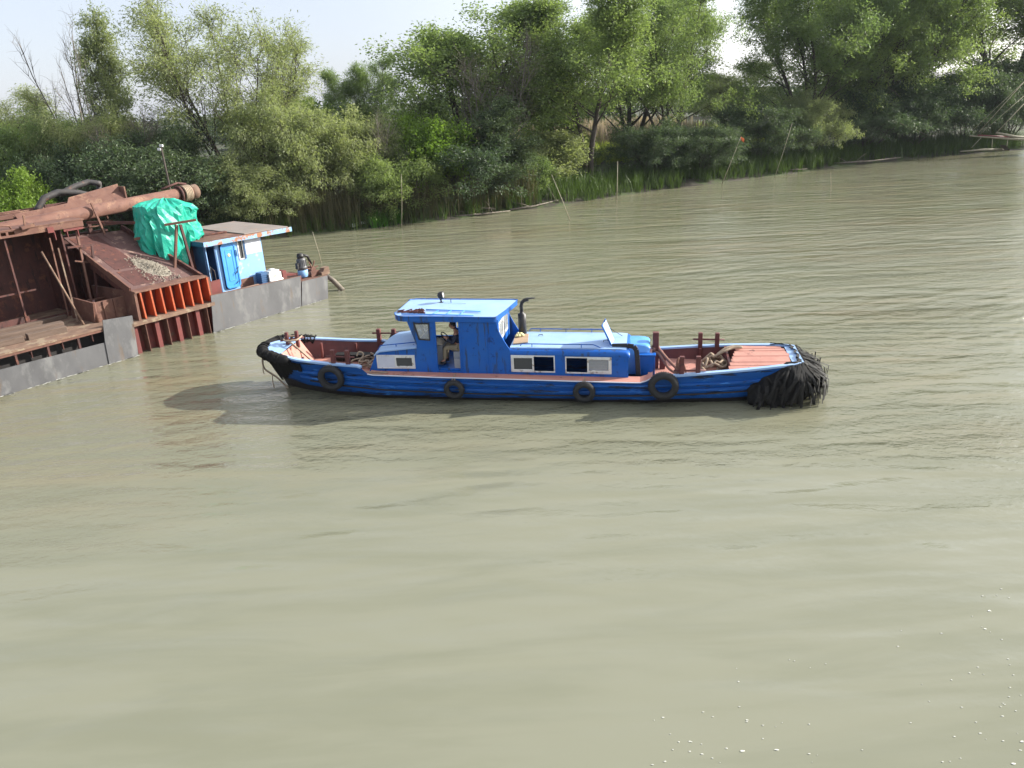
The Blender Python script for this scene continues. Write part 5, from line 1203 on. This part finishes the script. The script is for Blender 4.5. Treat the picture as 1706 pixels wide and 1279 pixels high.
d = MB(); d.box((5.995, 1.24, 1.1), (6.06, 1.30, 3.28)); B_(d, 'door_post', 'house_dark', parent=dh)
def rrect(x0, x1, z0, z1, r, n=5):
    out = []
    for cx, cz, a0 in ((x1 - r, z0 + r, -90), (x1 - r, z1 - r, 0), (x0 + r, z1 - r, 90), (x0 + r, z0 + r, 180)):
        for k in range(n): a = R(a0 + 90 * k / (n - 1)); out.append((cx + r * math.cos(a), cz + r * math.sin(a)))
    return out
dr_ = MB(); dr_.prism(rrect(6.30, 6.96, 1.33, 3.17, .13), lambda a, c, v: (a, v, c), 1.22, 1.30); dr_.panel(rrect(6.27, 6.99, 1.29, 3.21, .15), [rrect(6.33, 6.93, 1.36, 3.14, .11)], lambda a, c, v: (a, v, c), 1.195, 1.235); dr_.panel(rrect(6.46, 6.82, 1.60, 2.95, .05), [rrect(6.49, 6.79, 1.63, 2.92, .04)], lambda a, c, v: (a, v, c), 1.205, 1.225)
do_ = B_(dr_, 'door', 'door_blue', .008, dh)
d = MB(); d.lathe((6.63, 1.225, 2.70), (0, -1, 0), [(0, .02), (.06, .02), (.075, .008), (.075, 0)], 18); B_(d, 'porthole', 'cloth_yellow', parent=do_)
d = MB(); d.tube([(6.95, 1.20, 2.85), (6.99, 1.16, 2.85), (6.99, 1.16, 2.6)], .018, 6); d.tube([(6.9, 1.19, 1.95), (6.75, 1.15, 1.85), (6.98, 1.16, 2.15)], .014, 6); d.tube([(6.9, 1.19, 1.55), (6.72, 1.15, 1.45)], .014, 6); B_(d, 'handle', 'black', parent=do_)
d = MB(); d.panel([(7.17, 2.39), (7.45, 2.39), (7.45, 3.25), (7.17, 3.25)], [[(7.22, 2.44), (7.40, 2.44), (7.40, 3.20), (7.22, 3.20)]], lambda a, c, v: (a, v, c), 1.275, 1.30); wo = B_(d, 'window', 'white', parent=dh); B_(MB().box((7.19, 1.32, 2.41), (7.43, 1.33, 3.23)), 'pane', 'dark_glass', parent=wo)
d = MB(); d.box((7.45, 1.24, 2.40), (7.52, 1.30, 3.28)); B_(d, 'downpipe', 'house_dark', parent=dh)
d = MB(); d.box((7.56, 1.285, 2.55), (8.36, 1.299, 3.25)); B_(d, 'wall_patch', 'board', parent=dh)
rf = MB(); rf.hexa([(5.40, .98, 3.30), (9.95, 1.05, 3.22), (10.0, 5.4, 3.22), (5.40, 5.4, 3.30), (5.40, .98, 3.46), (9.95, 1.05, 3.38), (10.0, 5.4, 3.40), (5.40, 5.4, 3.48)]); ro2 = B_(rf, 'roof', 'rust', .01, dh)
d = MB(); d.hexa([(5.38, .955, 3.28), (9.97, 1.025, 3.20), (9.97, 1.045, 3.20), (5.38, .975, 3.28), (5.38, .955, 3.475), (9.97, 1.025, 3.40), (9.97, 1.045, 3.40), (5.38, .975, 3.475)]); B_(d, 'fascia', 'fascia', parent=dh)
d = MB(); d.box((5.37, .97, 3.28), (5.395, 5.4, 3.48)); B_(d, 'front_fascia', 'house_dark', parent=dh)
d = MB(); d.hexa([(7.6, 1.25, 3.425), (9.9, 1.2, 3.385), (9.95, 5.3, 3.41), (7.7, 5.3, 3.45), (7.6, 1.25, 3.465), (9.9, 1.2, 3.425), (9.95, 5.3, 3.45), (7.7, 5.3, 3.49)]); B_(d, 'roof_sheet', 'roof_sheet', .006, dh)
d = MB(); d.hexa([(6.2, 2.6, 3.475), (7.6, 2.5, 3.45), (7.65, 2.75, 3.45), (6.25, 2.9, 3.475), (6.2, 2.6, 3.52), (7.6, 2.5, 3.50), (7.65, 2.75, 3.50), (6.25, 2.9, 3.52)]); B_(d, 'roof_plank', 'rust_dark', parent=dh)
d = MB(); d.tube([(5.66, 1.28, 1.25), (5.62, 1.2, 2.0), (5.66, 1.22, 2.4), (5.80, 1.2, 2.2), (5.82, 1.2, 1.2)], .02, 6); B_(d, 'dangling_hose', 'hose', parent=dh)
# red bulwark between hopper and house, low sill with rusty paint
d = MB(); d.box((4.82, .5, 1.05), (5.55, .56, 1.95)); d.box((4.82, .56, 1.05), (4.88, 2.2, 1.9)); B_(d, 'bulwark', 'rust_red')
d = MB(); d.box((7.0, 1.286, 1.06), (7.7, 1.299, 1.55)); B_(d, 'rust_patch', 'rust', parent=dh)
# machinery on the after deck
mo = MB(); mo.lathe((10.02, .75, 1.18), (0, 0, 1), [(0, 0), (.20, 0), (.22, .04), (.22, .30), (.235, .31), (.235, .40), (.20, .44), (.20, .74), (.16, .80), (0, .82)], 18)
for k in range(16): a = k * .3927; mo.beam((10.02 + .21 * math.cos(a), .75 + .21 * math.sin(a), 1.58), (10.02 + .21 * math.cos(a), .75 + .21 * math.sin(a), 1.90), .03, .012)
mo_ = B_(mo, 'electric_motor', 'galv'); d = MB(); d.lathe((10.0, .75, 1.98), (0, 0, 1), [(0, 0), (.15, 0), (.17, .1), (.13, .2), (0, .22)], 14); d.tube([(10.1, .72, 2.1), (10.4, .74, 2.0), (10.6, .8, 1.6)], .06, 8); d.box((9.70, .66, 1.5), (9.82, .82, 1.78)); d.build('motor_cap', M['black'], mo_)
d = MB(); d.lathe((10.02, .75, 1.10), (0, 0, 1), [(.2, 0), (.232, .06), (.232, .32), (.2, .34)], 18); d.build('motor_base', M['house_light'], mo_)
wn_ = MB(); wn_.box((10.25, .45, 1.05), (10.75, .60, 1.30)); wn_.box((10.25, 1.15, 1.05), (10.75, 1.30, 1.30)); wn_.tube([(10.5, .55, 1.35), (10.5, 1.2, 1.35)], .14, 14)
for k in range(6): a = k * 1.047; wn_.beam((10.5, .62, 1.4), (10.5 + .34 * math.cos(a), .62, 1.45 + .34 * math.sin(a)), .05)
B_(wn_, 'winch', 'rust', .008); d = MB(); d.box((10.65, .2, 1.06), (11.15, .75, 1.22)); d.prism([(10.75, 1.22), (11.15, 1.22), (11.12, 1.42), (10.85, 1.38)], lambda a, c, v: (a, v, c), .2, .5); B_(d, 'fairlead', 'deck_rust', .012)
en = MB(); en.box((7.75, .75, 1.06), (8.05, 1.15, 1.72)); 
for k in range(6): en.box((7.72, .72, 1.16 + k * .09), (8.08, 1.18, 1.19 + k * .09))
B_(en, 'radiator', 'house_dark'); d = MB(); d.box((8.08, .65, 1.2), (8.75, 1.15, 1.62)); d.lathe((8.4, .85, 1.6), (0, 0, 1), [(.12, 0), (.14, .03), (.14, .16), (.1, .2), (0, .2)], 12); d.box((8.15, .7, 1.62), (8.7, 1.1, 1.72)); d.tube([(8.1, .7, 1.3), (8.3, .6, 1.25), (8.75, .6, 1.3)], .06, 8); B_(d, 'pump_engine', 'white', .02)
d = MB(); d.box((8.78, .62, 1.06), (9.0, 1.1, 1.62)); d.box((8.95, .5, 1.06), (9.7, .56, 1.24)); d.beam((8.9, .9, 1.4), (9.7, .8, 1.28), .10); B_(d, 'engine_bracket', 'rust_red', .008)
# ---- loose things on the barge
def on_barge(name, label, cat, mb, m, o, group=None, bev=0.0): return tag(mb.build(name, M[m], frame=GF, origin=o, bevel=bev), label, cat, group)
on_barge('steel_pipe', 'short rusty pipe lying on deck below the blue door', 'pipe', MB().tube([(6.05, .72, 1.19), (7.5, .72, 1.19)], .13, 14).tube([(6.04, .72, 1.19), (6.06, .72, 1.19)], .10, 14), 'deck_rust', (6.8, .7, 1.05))
tl = [((-3.1, 2.55, 1.5), (-.85, 2.30, 1.5), .26, .22, 'long squared timber nearest the dark bin on the left deck'), ((-3.4, 1.75, 1.5), (-.55, 1.40, 1.5), .34, .24, 'thickest squared timber in the middle of the left deck'), ((-3.2, 1.0, 1.48), (-2.15, .88, 1.48), .28, .20, 'short timber stub at the frame edge of the left deck'), ((-2.0, .92, 1.48), (-.75, .78, 1.48), .30, .22, 'short hollow-ended timber nearest the grey plate'), ((-2.4, 2.85, 1.45), (.2, 2.75, 1.45), .18, .14, 'thin plank along the foot of the dark bin')]
for a, b, w, h_, lb in tl: on_barge('timber', lb, 'timber', MB().beam(a, b, w, h_), 'timber', a, 'timbers lying on the left deck', .015)
on_barge('leaning_pole', 'sandy steel bar leaning from the left deck against the bin', 'bar', MB().tube([(.0, 1.0, 1.38), (-.02, 2.85, 3.95)], .04, 7), 'deck_rust', (0, 1.0, 1.38))
# tarpaulin over the winch tower
tp_ = MB(); g_ = random.Random(21); rows = []; NR = 54
cre = [g_.gauss(0, 1) for _ in range(NR)]; cre2 = [g_.gauss(0, 1) for _ in range(NR)]; hem = [g_.gauss(0, 1) for _ in range(NR)]
def tarp_ring(k):
    out = []
    for i in range(NR):
        a = 2 * math.pi * i / NR; ca, sa = math.cos(a), math.sin(a)
        e = (abs(ca) ** 3.0 + abs(sa) ** 3.0) ** (-1 / 3.0)
        zt = 5.10 - .34 * max(0, ca - .1) - .16 * max(0, -ca) - .08 * max(0, -sa) + .045 * cre[i]
        if k <= 1:
            r = k * e * (1 + .02 * cre2[i] * k); x = 5.10 + 1.22 * r * ca; y = 2.70 + .85 * r * sa
            z = 5.22 - .10 * ca * r - .06 * (k > .45) + (zt - 5.18) * k ** 3 + g_.gauss(0, .022)
        else:
            q = k - 1; tri = abs((i * 3 / NR * 4) % 2 - 1) - .5
            front = sa < .2
            zb = 3.56 if ca > .12 else (2.70 if (front and ca > -.75) else 3.25)
            if front and -.35 < ca < .15: zb -= .45 * (1 - abs(ca + .1) / .25 if abs(ca + .1) < .25 else 0)
            zb += .12 * hem[i]
            tuck = -.13 * math.sin(min(1, q * 1.3) * math.pi) if ca > .1 else .05 * math.sin(q * 3)
            r = e * (1 + tuck + (.05 * cre[i] + .07 * tri) * min(1, .25 + q * 1.4) + .02 * cre2[(i + int(q * 9)) % NR])
            if ca < -.2: r *= 1 + .13 * q * (1 if front else .4)
            x = 5.10 + 1.22 * r * ca; y = 2.70 + .85 * r * sa; z = zt - .06 + (zb - zt + .06) * q + g_.gauss(0, .025)
            x += g_.gauss(0, .022); y += g_.gauss(0, .022)
        out.append((x, y, z))
    return out
for k in (.02, .3, .62, .85, 1.0, 1.05, 1.14, 1.26, 1.4, 1.54, 1.68, 1.82, 1.93, 2.0): rows.append(tarp_ring(k))
tp_.grid(rows, False, True)
o = on_barge('tarpaulin', 'crumpled bright-green tarpaulin draped over machinery beside the deckhouse', 'tarpaulin', tp_, 'tarp', (5.1, 2.7, 3.5))
t2 = MB(); t2.box((4.1, 2.1, 1.1), (6.2, 3.3, 3.2)); B_(t2, 'machinery_housing', 'rust_dark')
# ------------------------------------------------------------------ small things along the bank and in the water
M['bamboo'] = mat('weathered_bamboo', (.34, .31, .22), .7, col2=(.24, .21, .14), nscale=6)
M['driftwood'] = mat('grey_driftwood', (.22, .19, .15), .85, col2=(.12, .10, .08), nscale=4, stretch=(1, 1, 1))
M['lamp_white'] = mat('white_lamp_metal', (.75, .76, .76), .4)
M['flag'] = mat('orange_flag_cloth', (.75, .16, .05), .8)
M['styro'] = mat('dirty_white_foam', (.72, .74, .72), .7, col2=(.6, .6, .56), nscale=4)
def pole(px0, py0, px1, py1, r, label, z0=-.4, flag=False):
    a = at(px0, py0, 0.0); dist = Vector((a.x, a.y, -CAMH)).dot(_fw)
    # top stands over a point beside the foot
    lean = _rt * ((px1 - px0) / FPX * dist); b = a + Vector((lean.x, lean.y, 0)); b.z = z_at(b, py1)
    d = (b - a).normalized(); a2 = a - d * .5
    m = MB(); m.tube([a2, a2.lerp(b, .5) + Vector((.03, 0, 0)), b], [r, r * .8, r * .5], 7)
    if not flag: return tag(m.build('stake', M['bamboo'], origin=a), label, 'stake', 'stakes standing in the shallows')
    e = empty('flagged_stake', label, 'stake', a, group='stakes standing in the shallows')
    m.v = [tuple(Vector(v) - a) for v in m.v]; m.build('pole', M['bamboo'], e)
    f = MB(); t = b - a
    f.grid([[t + Vector((.02 + .075 * i, .03 * math.sin(i * 1.3 + j), -.02 - .10 * j - .05 * i + .10 * (i % 2))) for j in range(4)] for i in range(5)]); o = f.build('flag', M['flag'], e); o.modifiers.new('t', 'SOLIDIFY').thickness = .012
    return e
pole(669, 377, 677, 290, .035, 'slightly bent stake standing beside the bright-green grass tuft')
pole(949, 366, 921, 290, .035, 'thin stake leaning left, out in the water right of the driftwood')
pole(1027, 331, 1029, 268, .045, 'pale upright stake in front of the tall single-trunk willow')
pole(1203, 305, 1230, 228, .045, 'leaning stake with an orange flag tied to its top', flag=True)
pole(1290, 297, 1313, 205, .03, 'long thin dark stake leaning right beneath the full dark willow')
pole(1384, 318, 1381, 286, .015, 'faint thin reed stake in open water off the right bank')
pole(535, 438, 528, 386, .03, 'thin stake rising from the water behind the barge winch')
# driftwood
def log(name, pts, r, label, group='driftwood along the waterline', m='driftwood', twigs=0, seed=1):
    P = [at(x, y, z) for x, y, z in pts]; mb = MB(); rs = list(np.linspace(r, r * .45, len(P))); mb.tube(P, rs, 8); g = random.Random(seed)
    for i in range(twigs):
        k = g.randrange(len(P) - 1); p = P[k].lerp(P[k + 1], g.random()); d = Vector((g.gauss(0, 1), g.gauss(0, .6), abs(g.gauss(0, .5)))).normalized(); L_ = g.uniform(.5, 1.8)
        mb.tube([p, p + d * L_ * .5 + Vector((0, 0, .06)), p + d * L_], [r * .35, r * .25, .008], 5)
    return tag(mb.build(name, M[m], origin=P[0]), label, 'driftwood', group)
log('driftwood_log', [(704, 357, .25), (740, 352, .3), (780, 351, .35), (822, 345, .4)], .10, 'thick grey branched log lying on the bank below the narrow dark willow', twigs=9, seed=2)
log('driftwood_log', [(704, 362, .1), (745, 361, .12), (795, 357, .12), (850, 351, .1)], .09, 'long dark log awash at the waterline below the branched log', twigs=5, seed=3)
log('driftwood_branch', [(758, 345, .5), (775, 334, 1.0), (760, 322, 1.6)], .06, 'forked dead branch sticking up from the driftwood pile', twigs=10, seed=4)
log('driftwood_branch', [(770, 352, .3), (790, 345, .5), (825, 348, .45)], .07, 'pale bare branch lying across the driftwood pile', twigs=5, seed=5)
log('driftwood_log', [(850, 349, .15), (890, 343, .2), (930, 333, .35)], .08, 'long thin log on the bank left of the leaning stake', twigs=4, seed=6)
log('driftwood_log', [(528, 379, .25), (560, 373, .3), (585, 366, .5)], .07, 'dark brushwood log on the bank above the white foam float', twigs=12, seed=7)
log('driftwood_log', [(1390, 272, .3), (1450, 268, .3), (1500, 262, .3)], .10, 'dark sunken log along the shaded right bank', twigs=6, seed=8)
log('driftwood_branch', [(1300, 284, .3), (1345, 281, .35)], .05, 'thin grey branch on the bank left of the sunken log', twigs=3, seed=9)
log('driftwood_branch', [(1510, 255, .3), (1545, 225, 2.2), (1500, 205, 4.0)], .08, 'dead branch slanting up from the shaded right bank', twigs=4, seed=10)
a, b = at(585, 376, .2), at(611, 370, .25); tag(MB().beam(a, b, .30, .22).build('foam_float', M['styro'], origin=a, bevel=.04), 'dirty white foam float washed up on the bank', 'float')
for i, (x, y, lb) in enumerate(((515, 383, 'white scrap of rubbish nearest the deckhouse roof on the muddy bank'), (553, 377, 'pale scrap of rubbish left of the foam float'), (563, 376, 'small pale scrap beside the foam float'))):
    c = at(x, y, .1); m = MB(); m.lathe(c, (.2, .3, 1), [(0, 0), (.14, .02), (.16, .12), (.08, .2), (0, .22)], 9); tag(m.build('litter', M['styro'], origin=c), lb, 'litter', 'litter on the muddy bank')
# floating log off the barge's end
a, b = at(541, 456, .75), at(572, 484, -.02); m = MB(); m.tube([a, a.lerp(b, .5) + Vector((0, 0, .05)), b], [.10, .13, .12], 10); m.tube([a.lerp(b, .9), a.lerp(b, .9) + Vector((-.3, -.3, -.25))], [.07, .03], 6)
tag(m.build('floating_log', M['driftwood'], origin=b), 'bare grey log slanting into the water off the barge end', 'log')
# lamp post behind the barge
lp = GF @ Vector((8.4, 7.6, 1.05)); e = empty('lamp_post', 'thin post with a white floodlight standing behind the rusty discharge pipe', 'lamp post', lp)
MB().tube([(0, 0, 0), (-.03, 0, 3.0), (-.08, 0, 6.0)], [.06, .05, .045], 8).build('post', M['bark'], e)
d = MB(); d.box((-.26, -.08, 5.84), (-.09, .08, 5.96)); d.box((-.14, -.07, 6.0), (.02, .07, 6.11)); d.build('floodlight', M['lamp_white'], e, bevel=.02)
# lift net at the right edge: bamboo boom, uprights and ropes
c0 = at(1700, 257, 0.0); D0 = Vector((c0.x, c0.y, -CAMH)).dot(_fw)
def hp_(px, py): # a point above the water at about the same distance as the net
    q = at(px, 250.0, 0.0); q = Vector((q.x, q.y, 0)); q = q * (c0.y / q.y); q.z = z_at(q, py); return q
e = empty('lift_net', 'bamboo lift-net frame with slanting ropes reaching out from the right bank', 'fishing net', c0)
L0 = lambda p: p - c0
MB().tube([L0(hp_(1612, 226)), L0(hp_(1680, 231)), L0(hp_(1760, 233))], [.06, .12, .16], 8).build('boom', M['bamboo'], e)
MB().tube([L0(hp_(1655, 221)), L0(hp_(1690, 228)), L0(hp_(1760, 232))], [.11, .14, .16], 8).build('boom', M['bamboo'], e)
MB().tube([L0(hp_(1625, 225)), L0(hp_(1680, 228))], .09, 6).build('binding', M['rust_red'], e)
for a, b, r in (((1626, 220), (1702, 114), .035), ((1656, 220), (1702, 160), .05), ((1614, 218), (1700, 120), .02), ((1630, 222), (1690, 160), .02), ((1632, 228), (1618, 246), .03), ((1676, 229), (1676, 250), .04), ((1650, 229), (1652, 248), .025)):
    MB().tube([L0(hp_(*a)), L0(hp_(*b))], r, 5).build('rope', M['bamboo'], e)
MB().tube([L0(hp_(1600, 252)), L0(hp_(1640, 249)), L0(hp_(1680, 249))], [.05, .12, .12], 6).build('float_bar', M['bamboo'], e)
MB().tube([L0(hp_(1702, 114)), L0(hp_(1760, 60))], .06, 6).build('mast', M['bamboo'], e)
sk = MB(); 
o_ = hp_(1712, 247)
sk.grid([[L0(o_) + Vector((x, -1.2 * math.cos(min(1, abs(q)) * 1.57) * s_, z)) for q in np.linspace(-1, 1, 7) for s_ in (1,)] for x, z in ((-3.2, .55), (-2.6, .0), (3, -.1), (5, .7))]); sk.build('punt', M['boot'], e)
# foam flecks drifting near the camera
fm = MB(); g_ = random.Random(14)
M['foam'] = mat('white_foam', (.60, .60, .54), .7)
for i in range(85):
    if i < 40: x, y = 1080 + abs(g_.gauss(0, 220)), 1279 - abs(g_.gauss(0, 75))
    elif i < 85: x, y = g_.gauss(1640, 55), g_.uniform(960, 1279)
    else: x, y = g_.gauss(1400, 130), g_.gauss(1165, 22)
    c = at(min(x, 1740), min(y, 1300), .004); s = g_.uniform(.003, .009) * (2.0 if g_.random() < .10 else 1); n = 7; a0 = g_.uniform(0, 6)
    ring = [c + Vector((math.cos(a0 + 6.283 * k / n) * s * g_.uniform(1.0, 2.8), math.sin(a0 + 6.283 * k / n) * s * g_.uniform(.6, 1.2), 0)) for k in range(n)]
    fm.poly([p + Vector((0, 0, .004)) for p in ring]); fm.grid([[p + Vector((0, 0, -.01)) for p in ring + ring[:1]], [p + Vector((0, 0, .004)) for p in ring + ring[:1]]])
for i in range(90):
    s = g_.uniform(-3.6, 10.5); 
    if 1.2 < s < 4.4: continue
    c = GF @ Vector((s, -.06 - abs(g_.gauss(0, .03)), .003)); r = g_.uniform(.02, .06)
    fm.poly([c + GF.to_3x3() @ Vector((math.cos(k * .9) * r * 2.2 * g_.uniform(.6, 1.3), math.sin(k * .9) * r * .7, .006)) for k in range(7)])
o = fm.build('foam_flecks', M['foam'], fixn=False); tag(o, 'small white foam flecks drifting on the water', 'foam', kind='stuff')

# ------------------------------------------------------------------ the air: a faint haze over the river
hz = MB().box((-420, -60, -3.0), (420, 420, 60)); hm = bpy.data.materials.new('haze'); hm.use_nodes = True
hn = hm.node_tree; hn.nodes.remove(hn.nodes['Principled BSDF']); pv = hn.nodes.new('ShaderNodeVolumePrincipled')
pv.inputs['Color'].default_value = (.80, .87, 1.0, 1); pv.inputs['Density'].default_value = 0.00012; pv.inputs['Anisotropy'].default_value = .2
hn.links.new(pv.outputs[0], hn.nodes['Material Output'].inputs['Volume'])
o = hz.build('haze', hm, fixn=True); tag(o, 'faint bluish haze in the air over the river', 'haze', kind='stuff')
